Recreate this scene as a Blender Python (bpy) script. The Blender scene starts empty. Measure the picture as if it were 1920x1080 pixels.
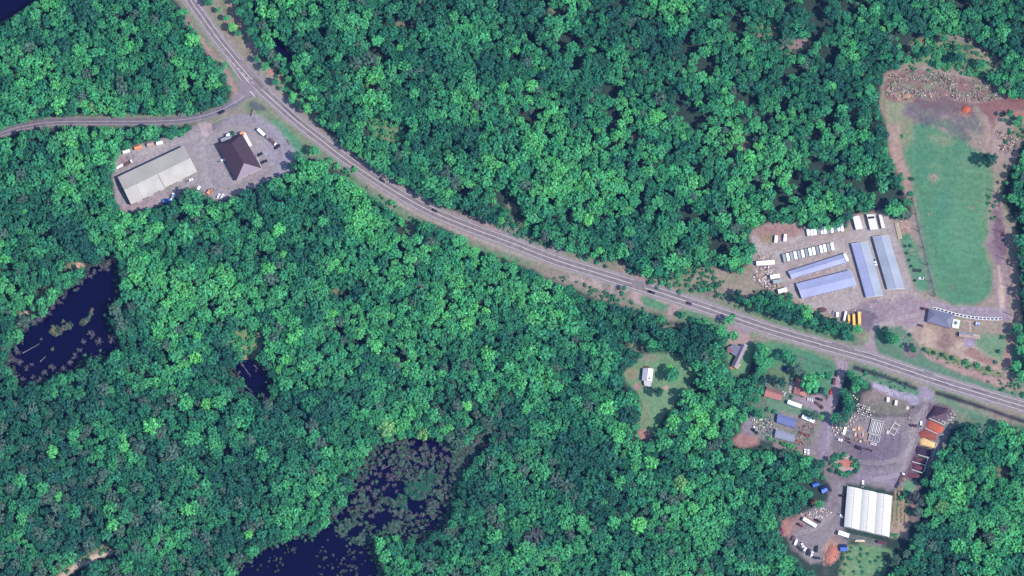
import bpy, math, random
import numpy as np
from mathutils import Vector, Matrix

# ------------------------------------------------------------------ camera, world, sun, exposure
S = 0.45                                   # metres per photo pixel on the ground
CAMY, CAMZ = -1000.0, 4000.0
scene = bpy.context.scene
cd = bpy.data.cameras.new('camera'); cam = bpy.data.objects.new('camera', cd)
scene.collection.objects.link(cam); scene.camera = cam
cam.location = (0, CAMY, CAMZ); cam.rotation_euler = (0, 0, 0)
cd.sensor_width = 36; cd.lens = 36*CAMZ/864.0; cd.shift_y = -CAMY/864.0
cd.clip_start = 10; cd.clip_end = 20000
SUN_EL, SUN_AZ = 50.0, 112.0               # azimuth clockwise from north
w = bpy.data.worlds.new('World'); scene.world = w; w.use_nodes = True
nt = w.node_tree; bg = nt.nodes['Background']
sky = nt.nodes.new('ShaderNodeTexSky'); sky.sky_type = 'NISHITA'; sky.sun_disc = False
sky.sun_elevation = math.radians(SUN_EL); sky.sun_rotation = math.radians(SUN_AZ)
sky.air_density = 1.6; sky.dust_density = 0.3; sky.ozone_density = 6.0
nt.links.new(sky.outputs[0], bg.inputs[0]); bg.inputs[1].default_value = 0.15
sd = bpy.data.lights.new('sun', 'SUN'); sd.energy = 4.1; sd.angle = math.radians(0.5); sd.color = (1.0, 0.95, 0.9)
so = bpy.data.objects.new('sun', sd); scene.collection.objects.link(so)
el, az = math.radians(SUN_EL), math.radians(SUN_AZ)
sv = Vector((math.sin(az)*math.cos(el), math.cos(az)*math.cos(el), math.sin(el)))
so.rotation_euler = sv.to_track_quat('Z', 'Y').to_euler(); so.location = (600, -300, 700)
scene.view_settings.view_transform = 'Standard'; scene.view_settings.look = 'None'
scene.view_settings.gamma = 1; scene.view_settings.exposure = 0.74
HAZE = 0.0000065
scene.cycles.volume_bounces = 0; scene.cycles.max_bounces = 4; scene.cycles.diffuse_bounces = 2; scene.cycles.glossy_bounces = 2
scene.cycles.transparent_max_bounces = 4
rng = np.random.default_rng(7); random.seed(7)

# ------------------------------------------------------------------ helpers
def G(px, py, z=0.0):
    """world point at height z seen at photo pixel px, py"""
    gx, gy = (px-960)*S, (540-py)*S
    k = (CAMZ-z)/CAMZ
    return Vector((gx*k, CAMY+(gy-CAMY)*k, z))
def lin(c):
    c = np.asarray(c, float)/255.0
    return np.where(c <= 0.04045, c/12.92, ((c+0.055)/1.055)**2.4)
ALB = np.array([0.62, 0.60, 0.56])
def alb(c):                                 # surface colour that reads as photo colour c in the sun
    return np.clip(lin(c)*ALB, 0.002, 0.85)
def link(o): scene.collection.objects.link(o); return o
def nmat(name, rgb, rough=0.8, var=0.18, scale=0.6, spec=0.3, metal=0.0, objcol=False, raw=False, bump=0.0):
    m = bpy.data.materials.new(name); m.use_nodes = True
    n, l = m.node_tree.nodes, m.node_tree.links; b = n['Principled BSDF']
    b.inputs['Roughness'].default_value = rough; b.inputs['Specular IOR Level'].default_value = spec
    b.inputs['Metallic'].default_value = metal
    c = tuple(rgb) if raw else tuple(alb(rgb))
    no = n.new('ShaderNodeTexNoise'); no.inputs['Scale'].default_value = scale; no.inputs['Detail'].default_value = 6
    tc = n.new('ShaderNodeTexCoord'); l.new(tc.outputs['Object'], no.inputs['Vector'])
    mr = n.new('ShaderNodeMapRange'); mr.inputs[1].default_value = 0.3; mr.inputs[2].default_value = 0.7
    mr.inputs[3].default_value = 1-var; mr.inputs[4].default_value = 1+var
    l.new(no.outputs[0], mr.inputs[0])
    mx = n.new('ShaderNodeMix'); mx.data_type = 'RGBA'; mx.blend_type = 'MULTIPLY'; mx.inputs[0].default_value = 1
    l.new(mr.outputs[0], mx.inputs[7])
    if objcol:
        oi = n.new('ShaderNodeObjectInfo'); l.new(oi.outputs['Color'], mx.inputs[6])
    else: mx.inputs[6].default_value = (*c, 1)
    l.new(mx.outputs[2], b.inputs['Base Color'])
    if bump:
        bp = n.new('ShaderNodeBump'); bp.inputs['Strength'].default_value = bump; l.new(no.outputs[0], bp.inputs['Height'])
        l.new(bp.outputs[0], b.inputs['Normal'])
    return m
def tag(o, label=None, cat=None, group=None, kind=None):
    if label: o['label'] = label
    if cat: o['category'] = cat
    if group: o['group'] = group
    if kind: o['kind'] = kind
    return o
def thing(name, label, cat, loc=(0, 0, 0), rz=0.0, group=None):
    o = link(bpy.data.objects.new(name, None)); o.location = loc; o.rotation_euler = (0, 0, rz)
    o.empty_display_size = 1
    return tag(o, label, cat, group)
class MB:
    def __init__(s): s.v, s.f, s.m = [], [], []
    def add(s, vs, fs, mi=0):
        k = len(s.v); s.v += [tuple(map(float, x)) for x in vs]; s.f += [tuple(i+k for i in f) for f in fs]; s.m += [mi]*len(fs)
    def box(s, c, d, rz=0.0, mi=0, taper=1.0):
        x, y, z = [a/2 for a in d]; cs, sn = math.cos(rz), math.sin(rz); vs = []
        for dz in (-z, z):
            t = taper if dz > 0 else 1.0
            for dx, dy in ((-x, -y), (x, -y), (x, y), (-x, y)):
                dx *= t; dy *= t
                vs.append((c[0]+dx*cs-dy*sn, c[1]+dx*sn+dy*cs, c[2]+dz))
        s.add(vs, [(3, 2, 1, 0), (4, 5, 6, 7), (0, 1, 5, 4), (1, 2, 6, 5), (2, 3, 7, 6), (3, 0, 4, 7)], mi)
    def prism(s, poly, z0, z1, mi=0):
        n = len(poly); s.add([(p[0], p[1], z0) for p in poly]+[(p[0], p[1], z1) for p in poly],
            [tuple(range(n-1, -1, -1)), tuple(range(n, 2*n))]+[(i, (i+1) % n, n+(i+1) % n, n+i) for i in range(n)], mi)
    def tube(s, a, b, r0, r1=None, n=6, mi=0):
        a, b = Vector(a), Vector(b); r1 = r0 if r1 is None else r1
        d = (b-a).normalized(); u = d.orthogonal().normalized(); w_ = d.cross(u)
        vs = [a+(u*math.cos(t)+w_*math.sin(t))*r0 for t in [2*math.pi*i/n for i in range(n)]]
        vs += [b+(u*math.cos(t)+w_*math.sin(t))*r1 for t in [2*math.pi*i/n for i in range(n)]]
        s.add(vs, [(i, (i+1) % n, n+(i+1) % n, n+i) for i in range(n)]+[tuple(range(n-1, -1, -1)), tuple(range(n, 2*n))], mi)
    def build(s, name, mats, parent=None, loc=None):
        me = bpy.data.meshes.new(name); me.from_pydata(s.v, [], s.f)
        for m in (mats if isinstance(mats, (list, tuple)) else [mats]): me.materials.append(m)
        me.polygons.foreach_set('material_index', s.m); me.update()
        o = link(bpy.data.objects.new(name, me))
        if loc is not None: o.location = loc
        if parent: o.parent = parent
        return o
def npmesh(name, V, F, mat, col=None, domain='FACE', smooth=False):
    me = bpy.data.meshes.new(name); nf, k = F.shape
    me.vertices.add(len(V)); me.vertices.foreach_set('co', np.ascontiguousarray(V, dtype=np.float32).ravel())
    me.loops.add(nf*k); me.loops.foreach_set('vertex_index', np.ascontiguousarray(F, dtype=np.int32).ravel())
    me.polygons.add(nf); me.polygons.foreach_set('loop_start', np.arange(0, nf*k, k, dtype=np.int32))
    if smooth: me.polygons.foreach_set('use_smooth', np.ones(nf, dtype=bool))
    me.update(calc_edges=True)
    if col is not None:
        a = me.attributes.new('tint', 'FLOAT_COLOR', domain)
        c4 = np.ones((len(col), 4), dtype=np.float32); c4[:, :3] = col; a.data.foreach_set('color', c4.ravel())
    me.materials.append(mat); return me
def copy_thing(root, loc, rz, sc=None, color=None, label=None, group=None, cat=None):
    r = root.copy(); link(r); r.location = loc; r.rotation_euler = (0, 0, rz)
    if sc is not None: r.scale = sc
    tag(r, label, cat, group)
    for ch in root.children:
        c = ch.copy(); link(c); c.parent = r
        if color is not None: c.color = (*color, 1)
        for g in ch.children:
            d = g.copy(); link(d); d.parent = c
            if color is not None: d.color = (*color, 1)
    return r
def fields(n, seed, shape, cell):
    """smooth value noise 0..1 on a grid, several octaves"""
    r = np.random.default_rng(seed); out = np.zeros(shape); amp, tot = 1.0, 0.0
    for o in range(n):
        c = max(cell/2**o, 1.0); gy, gx = int(shape[0]/c)+3, int(shape[1]/c)+3
        g = r.random((gy, gx)); y = np.arange(shape[0])/c; x = np.arange(shape[1])/c
        iy, ix = y.astype(int), x.astype(int); fy, fx = y-iy, x-ix
        fy = (fy*fy*(3-2*fy))[:, None]; fx = (fx*fx*(3-2*fx))[None]
        a = g[np.ix_(iy, ix)]; b = g[np.ix_(iy, ix+1)]; c_ = g[np.ix_(iy+1, ix)]; d = g[np.ix_(iy+1, ix+1)]
        out += amp*((a*(1-fx)+b*fx)*(1-fy)+(c_*(1-fx)+d*fx)*fy); tot += amp; amp *= 0.6
    return out/tot
def inpoly(poly, x, y):
    r = np.zeros(np.shape(x), bool); n = len(poly)
    for i in range(n):
        x0, y0 = poly[i]; x1, y1 = poly[(i+1) % n]
        if y0 == y1: continue
        c = ((y0 > y) != (y1 > y)) & (x < (x1-x0)*(y-y0)/(y1-y0)+x0); r ^= c
    return r
def segdist(pts, x, y, closed=False):
    d = np.full(np.shape(x), 1e9); n = len(pts)
    for i in range(n if closed else n-1):
        x0, y0 = pts[i]; x1, y1 = pts[(i+1) % n]; dx, dy = x1-x0, y1-y0; L = dx*dx+dy*dy+1e-9
        t = np.clip(((x-x0)*dx+(y-y0)*dy)/L, 0, 1); d = np.minimum(d, np.hypot(x-x0-t*dx, y-y0-t*dy))
    return d
def spline(pts, step=6.0):
    """Catmull-Rom through pixel points"""
    p = [np.array(a, float) for a in pts]; p = [2*p[0]-p[1]]+p+[2*p[-1]-p[-2]]; out = []
    for i in range(1, len(p)-2):
        n = max(1, int(np.linalg.norm(p[i+1]-p[i])/step))
        for k in range(n):
            t = k/n; out.append(0.5*(2*p[i]+(p[i+1]-p[i-1])*t+(2*p[i-1]-5*p[i]+4*p[i+1]-p[i+2])*t*t+(3*p[i]-p[i-1]-3*p[i+1]+p[i+2])*t**3))
    out.append(p[-2]); return [tuple(a) for a in out]
def ell(cx, cy, rx, ry, deg=0, n=18):
    a = math.radians(deg); return [(cx+rx*math.cos(t)*math.cos(a)-ry*math.sin(t)*math.sin(a), cy+rx*math.cos(t)*math.sin(a)+ry*math.sin(t)*math.cos(a)) for t in [2*math.pi*i/n for i in range(n)]]

# ------------------------------------------------------------------ plan of the place, in photo pixels
HWY = spline([(335, -40), (357, 0), (380, 32.5), (405, 68), (430, 99), (460, 135), (490, 167), (525, 199), (560, 230), (600, 261), (640, 292), (680, 320), (720, 346), (765, 373), (810, 397), (880, 426), (950, 452), (1040, 487), (1120, 512), (1210, 540), (1320, 576), (1447, 619), (1590, 660), (1640, 674), (1773, 718), (1920, 762), (2000, 786)])
SIDE = spline([(-80, 284), (-40, 266), (10, 247), (40, 238), (100, 229.5), (200, 228), (300, 227.5), (362, 222), (412, 207.5), (445, 189), (474, 170)])
C_CORR = [(328, -90), (328, 0), (345, 25), (370, 60), (380, 88), (400, 108), (415, 125), (424, 150), (432, 172), (428, 192), (400, 205), (360, 213), (300, 215), (200, 215), (100, 218), (50, 227), (0, 246), (-90, 285),
          (-90, 300), (0, 256), (40, 247), (100, 238), (200, 237), (300, 238), (362, 234), (385, 240), (460, 215), (540, 275), (545, 300), (560, 292), (600, 300), (640, 322), (680, 352), (705, 370), (735, 392), (762, 412), (800, 418), (840, 432), (868, 450), (885, 462), (950, 486), (1000, 507), (1020, 520), (1060, 537), (1085, 546), (1120, 562), (1150, 570), (1200, 584), (1240, 590), (1252, 604), (1290, 602), (1340, 614), (1362, 622), (1372, 640), (1372, 626), (1410, 640), (1600, 700), (1800, 790), (1920, 800), (2060, 850), (2060, 700),
          (1900, 700), (1800, 650), (1640, 600), (1600, 640), (1400, 575), (1320, 545), (1275, 520), (1255, 523), (1225, 522), (1198, 515), (1180, 500), (1165, 488), (1130, 490), (1100, 478), (1060, 470), (1030, 457), (1008, 445), (985, 428), (965, 410), (950, 402), (938, 420), (925, 425), (905, 408), (880, 402), (850, 396), (815, 385), (800, 372), (770, 357), (745, 345), (738, 335), (712, 320), (690, 312), (672, 300), (640, 282), (632, 262), (614, 246), (598, 228), (592, 208), (578, 192), (560, 174), (545, 152), (525, 134), (512, 118), (495, 112), (484, 104), (478, 84), (468, 64), (458, 46), (448, 30), (444, 12), (440, -90)]
C_YARD1 = [(217, 290), (260, 270), (300, 260), (350, 245), (365, 236), (385, 228), (440, 200), (480, 185), (560, 270), (548, 300), (552, 322), (520, 331), (500, 342), (470, 352), (422, 376), (400, 376), (385, 364), (366, 352), (345, 352), (330, 370), (300, 384), (270, 392), (245, 400), (225, 396), (215, 372), (211, 330)]
C_STOR = [(1408, 432), (1440, 418), (1480, 415), (1500, 425), (1522, 428), (1550, 431), (1588, 424), (1592, 410), (1605, 400), (1655, 394), (1668, 408), (1700, 412), (1712, 392), (1706, 352), (1692, 322), (1670, 305), (1664, 262), (1658, 225), (1648, 195), (1652, 160), (1658, 135), (1700, 122), (1760, 120), (1880, 165), (1895, 186), (2000, 188), (2000, 225), (1905, 232), (1895, 262), (1912, 290), (1902, 305), (1890, 322), (1882, 345), (1876, 372), (1888, 392), (1903, 420), (1908, 480), (1914, 540), (1918, 620), (1916, 720), (1700, 640), (1640, 610), (1620, 640), (1560, 600), (1500, 580), (1470, 560), (1440, 540), (1420, 545), (1400, 560), (1330, 545), (1290, 530), (1300, 505), (1340, 500), (1385, 512), (1410, 490), (1418, 470)]
C_SE = [(1408, 640), (1600, 690), (1820, 780), (1790, 798), (1778, 830), (1758, 846), (1744, 880), (1738, 902), (1728, 926), (1734, 950), (1718, 985), (1713, 1010), (1698, 1030), (1688, 1045), (1660, 1080), (1660, 1180), (1540, 1180), (1528, 1078), (1508, 1062), (1488, 1042), (1476, 1022), (1461, 1002), (1458, 986), (1473, 970), (1498, 960), (1506, 950), (1514, 934), (1532, 934), (1546, 930), (1524, 928), (1512, 908), (1524, 896), (1541, 896), (1536, 880), (1521, 857), (1500, 846), (1470, 840), (1440, 837), (1400, 840), (1372, 840), (1372, 826), (1388, 802), (1402, 780), (1408, 762), (1412, 740), (1408, 700)]
C_HOUSE = [(1358, 645), (1368, 626), (1405, 636), (1413, 655), (1404, 690), (1398, 706), (1372, 704), (1364, 690)]
C_LAWN = [(1168, 698), (1185, 684), (1205, 668), (1222, 660), (1260, 662), (1285, 670), (1302, 690), (1302, 706), (1288, 730), (1262, 762), (1244, 782), (1230, 806), (1222, 828), (1198, 822), (1195, 800), (1203, 762), (1194, 736), (1180, 724), (1166, 708)]
POND_A = [(185, 490), (213, 470), (220, 500), (223, 535), (223, 556), (204, 572), (204, 606), (219, 630), (223, 650), (200, 668), (168, 668), (150, 680), (138, 692), (110, 706), (80, 716), (60, 723), (35, 727), (24, 706), (9, 680), (14, 660), (38, 632), (50, 610), (80, 590), (100, 568), (120, 546), (145, 530), (160, 510)]
POND_B = [(430, 690), (450, 676), (476, 674), (492, 684), (501, 700), (506, 722), (506, 742), (496, 754), (484, 746), (470, 741), (460, 735), (455, 716), (444, 703)]
POND_C = [(700, 836), (740, 826), (800, 815), (832, 830), (858, 852), (880, 832), (902, 806), (918, 826), (896, 852), (872, 880), (862, 902), (850, 932), (838, 958), (846, 976), (822, 988), (800, 1002), (785, 1012), (760, 1008), (738, 1002), (712, 1000), (700, 1020), (702, 1045), (716, 1062), (702, 1180), (420, 1180), (438, 1078), (458, 1054), (500, 1026), (540, 1010), (592, 1001), (612, 984), (640, 958), (658, 920), (668, 890), (688, 860)]
LAKE = [(-120, -120), (90, -120), (66, 0), (52, 10), (24, 28), (6, 38), (-30, 46), (-120, 60)]
CREEK = [(480, 4), (487, 20), (494, 40), (502, 52), (515, 62), (527, 76), (536, 94), (548, 104), (552, 116), (540, 116), (526, 108), (515, 92), (506, 75), (495, 65), (485, 47), (477, 30), (470, 12)]
DITCH1 = [(1602, 689), (1640, 700), (1680, 714), (1716, 728)]
DITCH2 = [(1756, 736), (1800, 750), (1850, 766), (1920, 790), (2000, 812)]
TRACK = [(90, 1110), (120, 1078), (150, 1058), (180, 1044), (208, 1034)]
GAPS = [ell(724, 242, 40, 20, 20), ell(1440, 55, 26, 22), ell(1490, 88, 30, 12, -20), ell(1795, 73, 40, 9, 10), ell(1845, 110, 34, 19, 30), ell(1758, 98, 56, 28, 10), ell(1725, 122, 40, 12), ell(1800, 125, 62, 14, 10), ell(463, 640, 32, 26, 30), ell(180, 1036, 30, 10, -25),
        ell(125, 1068, 44, 5, -35), ell(1355, 412, 18, 7, 15), ell(1255, 612, 24, 4), ell(960, 390, 12, 8, 40), ell(1400, 268, 9, 14), ell(768, 432, 9, 14), ell(635, 545, 14, 9), ell(694, 162, 9, 6), ell(758, 45, 20, 6), ell(1600, 210, 6, 14), ell(138, 498, 16, 9, -30), ell(82, 545, 24, 6, -32), ell(46, 585, 14, 7, -30), ell(1880, 885, 12, 12), ell(1260, 815, 4, 4), ell(1195, 648, 18, 10), ell(1860, 385, 12, 30), ell(1905, 250, 24, 30), ell(1318, 522, 40, 22, 15), ell(1130, 408, 6, 7),
        ell(1900, 740, 60, 24, 18), ell(1905, 700, 30, 20), ell(1040, 20, 14, 5, 10), ell(1195, 258, 10, 6)]
CLEAR = [C_CORR, C_YARD1, C_STOR, C_SE, C_HOUSE, C_LAWN, POND_A, POND_B, POND_C, LAKE, [(505, 62), (520, 72), (544, 98), (547, 112), (535, 110), (520, 90)], [(478, 8), (486, 30), (482, 34), (474, 12)]]+GAPS
# ------------------------------------------------------------------ ground: one sheet with its own soil, grass and gravel colours
STEP = 2.0
gx = np.arange(-100, 2021, STEP); gy = np.arange(-100, 1181, STEP)
PX, PY = np.meshgrid(gx, gy); SHP = PX.shape
N1 = fields(5, 11, SHP, 24); N2 = fields(4, 12, SHP, 6); N3 = fields(5, 13, SHP, 60); N4 = fields(3, 14, SHP, 3)
wob = (N2-0.5)*14 + (N1-0.5)*10
COL = np.empty(SHP+(3,)); COL[:] = lin((66, 88, 80))*0.7
COL *= (0.75+0.5*N1)[..., None]
HGT = np.zeros(SHP)
def window(pts, pad):
    a = np.array(pts); x0, y0 = a.min(0)-pad; x1, y1 = a.max(0)+pad
    i0, i1 = np.searchsorted(gx, [x0, x1]); j0, j1 = np.searchsorted(gy, [y0, y1])
    return slice(j0, j1), slice(i0, i1)
def cover(pts, soft, wobble, closed=True, width=0.0):
    sl = window(pts, width+soft*2+wobble*8+6); x, y = PX[sl], PY[sl]
    if closed:
        d = segdist(pts, x, y, True); d = np.where(inpoly(pts, x, y), -d, d)
    else: d = segdist(pts, x, y)-width
    d = d + wob[sl]*wobble
    return sl, np.clip(0.5-d/(2*max(soft, .5)), 0, 1)
def paint(pts, rgb, soft=3.0, wobble=0.5, op=1.0, var=0.25, rgb2=None, closed=True, width=0.0, nz=None, cut=None):
    sl, a = cover(pts, soft, wobble, closed, width)
    c = np.empty(a.shape+(3,)); c[:] = lin(rgb)
    n = (N1 if nz is None else nz)[sl]
    if rgb2 is not None:
        t = np.clip((n-0.5)*3+0.5, 0, 1)[..., None]; c = c*(1-t)+lin(rgb2)*t
    c *= (1+var*(N2[sl]*1.2+N4[sl]*0.8-1.0))[..., None]
    a = a*op
    if cut is not None: a = a*np.clip((n-cut)*8+0.5, 0, 1)
    COL[sl] = COL[sl]*(1-a[..., None])+c*a[..., None]
def lower(pts, dz, soft=3, wobble=0.3, closed=True, width=0.0):
    sl, a = cover(pts, soft, wobble, closed, width); HGT[sl] = np.minimum(HGT[sl], -dz*a*a*(3-2*a))
GRASS, VERGE, PINK, GRAV = (84, 132, 102), (118, 134, 112), (166, 142, 142), (152, 144, 166)
for g in GAPS: paint(g, (122, 132, 104), 4, 0.5, 0.95, 0.4, (142, 132, 116))
paint(ell(1490, 84, 27, 9, -22), (150, 125, 128), 3, .6, 1, .3); paint(ell(1430, 45, 16, 16), (105, 140, 100), 5, .6, .8)
paint(ell(1762, 104, 50, 24, 8), (112, 150, 108), 5, .8, .9, .3, (136, 142, 116), nz=N2); paint(ell(1790, 74, 34, 8, 10), (158, 132, 134), 4, .8, 1, .4, (120, 130, 108), nz=N2); paint(ell(1846, 108, 30, 15, 32), (168, 140, 136), 4, .8, 1, .4, (128, 136, 112), nz=N2); paint(ell(1850, 130, 30, 12, 20), (104, 146, 110), 5, .6, .8)
paint(ell(724, 248, 30, 12, 20), (112, 148, 98), 6, .6, .8); paint(ell(1260, 530, 14, 8), (120, 140, 105), 3)
# highway corridor
paint(C_CORR, VERGE, 5, .6, 1, .3, (146, 134, 124))
paint([(300, 210), (400, 208), (424, 190), (436, 196), (380, 222), (60, 232)], (122, 138, 112), 3, .5, 1)
paint([(366, 0), (440, 0), (470, 45), (485, 84), (490, 104), (486, 112), (460, 108), (440, 84), (410, 55), (392, 30)], (128, 132, 108), 5, .8, 1, .3, (150, 132, 122))
paint([(421, -40), (434, 10), (452, 44), (470, 68), (488, 96)], (172, 138, 134), 2.5, .4, 1, .2, closed=False, width=5)
paint(ell(476, 84, 13, 12), (182, 146, 142), 4, .6, 1); paint([(490, 112), (512, 124), (532, 140), (524, 150), (500, 140)], (178, 136, 126), 3, .6, 1)
paint([(530, 140), (548, 160), (552, 172), (540, 176), (522, 158)], (120, 140, 108), 4, .6, 1)
paint([(350, 30), (366, 52), (398, 96), (430, 140), (448, 176), (438, 178), (415, 140), (398, 112), (372, 74), (348, 44)], (170, 136, 132), 3, .7, .9, .3)
paint([(448, 130), (470, 100), (486, 118), (500, 142), (520, 165), (560, 205), (600, 240), (660, 285), (700, 310), (760, 350), (830, 386), (900, 415), (960, 437), (1040, 462), (1180, 505), (1260, 530), (1330, 556), (1330, 570), (1150, 512), (1020, 472), (940, 440), (860, 412), (780, 374), (700, 325), (600, 252), (500, 160)], (146, 138, 138), 4, .5, .85, .25)
paint([(904, 404), (930, 428), (985, 442), (1030, 462), (1035, 470), (975, 455), (930, 436), (880, 412)], (140, 120, 132), 3, .8, 1, .5, (176, 150, 140), nz=N2)
paint(ell(918, 384, 10, 12, 40), (150, 130, 126), 3)
paint([(940, 408), (970, 420), (1000, 440), (1035, 458), (1025, 466), (975, 448), (935, 424)], (104, 126, 108), 3, .6, .9)
paint([(1060, 472), (1110, 482), (1135, 494), (1180, 505), (1230, 525), (1290, 545), (1310, 560), (1240, 540), (1150, 508), (1060, 480)], (122, 136, 112), 3, .8, .9, .35, (158, 132, 128))
paint([(1262, 528), (1300, 510), (1350, 508), (1395, 520), (1400, 560), (1340, 560), (1280, 545)], (122, 120, 104), 4, .8, 1, .35, (112, 142, 104))
paint(ell(1372, 524, 10, 9), (180, 148, 146), 3, .8, 1, .3); paint(ell(1330, 548, 22, 7, 12), (138, 112, 124), 3, .6, .8)
paint([(1320, 556), (1400, 580), (1490, 604), (1560, 622), (1590, 640), (1500, 620), (1400, 590)], (128, 138, 118), 3, .8, .9, .35)
paint([(1420, 560), (1470, 585), (1530, 610), (1600, 632), (1606, 644), (1520, 628), (1440, 602), (1400, 584)], (96, 128, 100), 3, .6, .9, .3)
# creek-side and south verge
paint([(497, 185), (530, 214), (580, 256), (640, 300), (700, 348), (760, 388), (840, 428), (940, 466), (1060, 506), (1180, 540), (1230, 555)], (168, 154, 148), 2.4, .5, .9, .25, closed=False, width=3.2)
paint([(620, 305), (700, 362), (760, 400), (830, 432), (920, 468), (990, 492), (1000, 500), (920, 480), (840, 446), (760, 412), (680, 358)], (104, 134, 106), 2.5, .6, .9, .35)
paint([(1060, 512), (1120, 520), (1180, 545), (1190, 560), (1150, 560), (1100, 540), (1050, 524)], (132, 126, 118), 3, .8, .9, .5, (164, 146, 142), nz=N2)
paint([(1085, 522), (1110, 528), (1108, 534), (1085, 528)], (196, 176, 180), 1.5, .4, .8, .4)
paint([(1185, 540), (1205, 546), (1200, 562), (1210, 575), (1192, 570), (1182, 556)], (176, 148, 148), 2, .3, 1)
paint([(1262, 566), (1290, 572), (1272, 580), (1260, 592), (1250, 590), (1255, 576)], (170, 142, 144), 2, .3, 1)
paint([(1200, 556), (1230, 562), (1252, 576), (1240, 582), (1210, 574)], (92, 138, 108), 2, .3, 1)
paint([(1275, 582), (1320, 588), (1360, 610), (1340, 616), (1270, 600)], (98, 136, 106), 3, .5, 1)
paint([(1232, 562), (1320, 584), (1395, 610), (1450, 634)], (180, 158, 150), 2, .3, .8, .2, closed=False, width=2.5)
paint([(1362, 612), (1385, 605), (1410, 620), (1400, 640), (1370, 640)], (160, 140, 148), 3, .5, 1, .3)
# yard of the metal shed
paint([(440, 198), (470, 185), (500, 190), (560, 240), (600, 285), (560, 290), (540, 260), (500, 225), (470, 212)], (122, 134, 108), 4, .6, 1, .3)
paint([(505, 225), (520, 222), (560, 262), (580, 292), (560, 296), (535, 262)], (92, 142, 110), 4, .4, 1)
paint(ell(482, 200, 17, 9, 25), (92, 96, 104), 4, .6, .9, .3); paint([(495, 195), (512, 205), (555, 240), (530, 230)], (150, 138, 124), 4, .5, .7)
YARD_G = [p_ for p_ in C_YARD1 if p_ not in ((440, 200), (480, 185), (560, 270))]; YARD_G[6:6] = [(400, 244), (416, 228), (440, 218), (468, 213), (482, 217), (494, 234), (520, 262), (544, 290)]
paint(YARD_G, (164, 155, 160), 3, .5, 1, .12, (152, 142, 148), nz=N3)
paint([(400, 238), (430, 218), (480, 214), (520, 238), (560, 290), (548, 320), (520, 330), (500, 290), (500, 250), (470, 226), (430, 236)], (154, 146, 162), 4, .2, .8, .1)
paint([(372, 232), (395, 230), (401, 248), (383, 259), (376, 246)], (178, 152, 158), 1, .1, 1, .15)
paint([(216, 290), (240, 284), (260, 300), (230, 320), (216, 330)], (150, 134, 140), 3, .4, .6)
paint([(255, 372), (300, 366), (300, 384), (262, 394), (240, 396), (222, 390)], (158, 132, 142), 4, .4, .8)
paint([(340, 360), (372, 350), (386, 364), (405, 375), (395, 378), (372, 366)], (140, 116, 124), 3, .4, .6)
# driving range and surroundings
paint(C_STOR, (140, 136, 116), 4, .5, 1, .25, (164, 140, 134))
paint([(1656, 160), (1690, 200), (1692, 240), (1668, 240), (1660, 200)], (136, 146, 118), 5, .6, .8)
paint([(1690, 262), (1700, 236), (1740, 228), (1775, 250), (1812, 262), (1850, 300), (1862, 330), (1862, 370), (1852, 400), (1852, 430), (1858, 440), (1845, 455), (1852, 480), (1862, 520), (1858, 550), (1836, 568), (1790, 572), (1760, 560), (1748, 520), (1736, 480), (1726, 430), (1716, 390), (1708, 330), (1696, 300)], (82, 132, 104), 5, .5, 1, .18, (100, 138, 104), nz=N3)
for e, c, o in ((ell(1765, 262, 26, 8, 12), (142, 144, 118), .6), (ell(1755, 312, 16, 5, 10), (120, 142, 112), .6), (ell(1752, 333, 10, 8), (160, 140, 126), .8), (ell(1810, 310, 20, 10, 40), (108, 140, 112), .6), (ell(1800, 440, 40, 60), (92, 146, 114), .5), (ell(1770, 380, 20, 30), (72, 128, 112), .5), (ell(1700, 255, 12, 26, 10), (140, 142, 114), .8)): paint(e, c, 5, .6, o, .15)
paint([(1706, 218), (1730, 214), (1780, 222), (1810, 240), (1822, 262), (1806, 268), (1780, 250), (1750, 236), (1720, 228)], (104, 96, 108), 5, .8, .9, .3, (96, 118, 104))
paint([(1700, 190), (1780, 195), (1830, 215), (1850, 250), (1820, 248), (1790, 225), (1700, 216)], (112, 116, 112), 6, .8, .85, .25, (124, 104, 116))
paint([(1700, 196), (1724, 205), (1716, 218), (1690, 216)], (118, 100, 118), 5, .6, .7)
paint([(1668, 140), (1700, 130), (1760, 136), (1830, 152), (1868, 168), (1876, 186), (1840, 186), (1800, 184), (1760, 178), (1720, 190), (1690, 192), (1660, 182), (1656, 160)], (150, 112, 112), 3, .7, 1, .55, (122, 128, 108), nz=N2)
paint([(1665, 172), (1700, 176), (1745, 178), (1800, 180), (1830, 190), (1800, 196), (1740, 184), (1690, 190)], (178, 142, 136), 3, .7, .8, .5, (140, 96, 92), nz=N2)
paint(ell(1700, 180, 13, 8), (200, 160, 110), 3, .8, .9, .5, (160, 110, 90), nz=N2)
paint(ell(1811, 205, 14, 10), (190, 130, 112), 4, 1, 1, .3); paint([(1716, 186), (1770, 184), (1830, 198), (1822, 214), (1780, 206), (1730, 206)], (112, 88, 98), 4, 1, .8, .3)
paint([(1830, 196), (1870, 186), (1910, 176), (1940, 190), (1940, 212), (1900, 208), (1870, 222), (1862, 262), (1850, 262), (1850, 220)], (142, 92, 96), 4, .6, .95, .25)
paint([(1900, 212), (1960, 196), (1960, 214), (1905, 218)], (176, 116, 100), 3, .5, 1)
paint([(1848, 220), (1860, 230), (1866, 262), (1868, 300), (1850, 300), (1845, 262)], (168, 140, 132), 4, .6, .8)
paint([(1862, 240), (1890, 250), (1910, 262), (1908, 285), (1880, 292), (1866, 282)], (132, 112, 118), 3, .7, .9, .5, (176, 150, 148), nz=N2)
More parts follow.
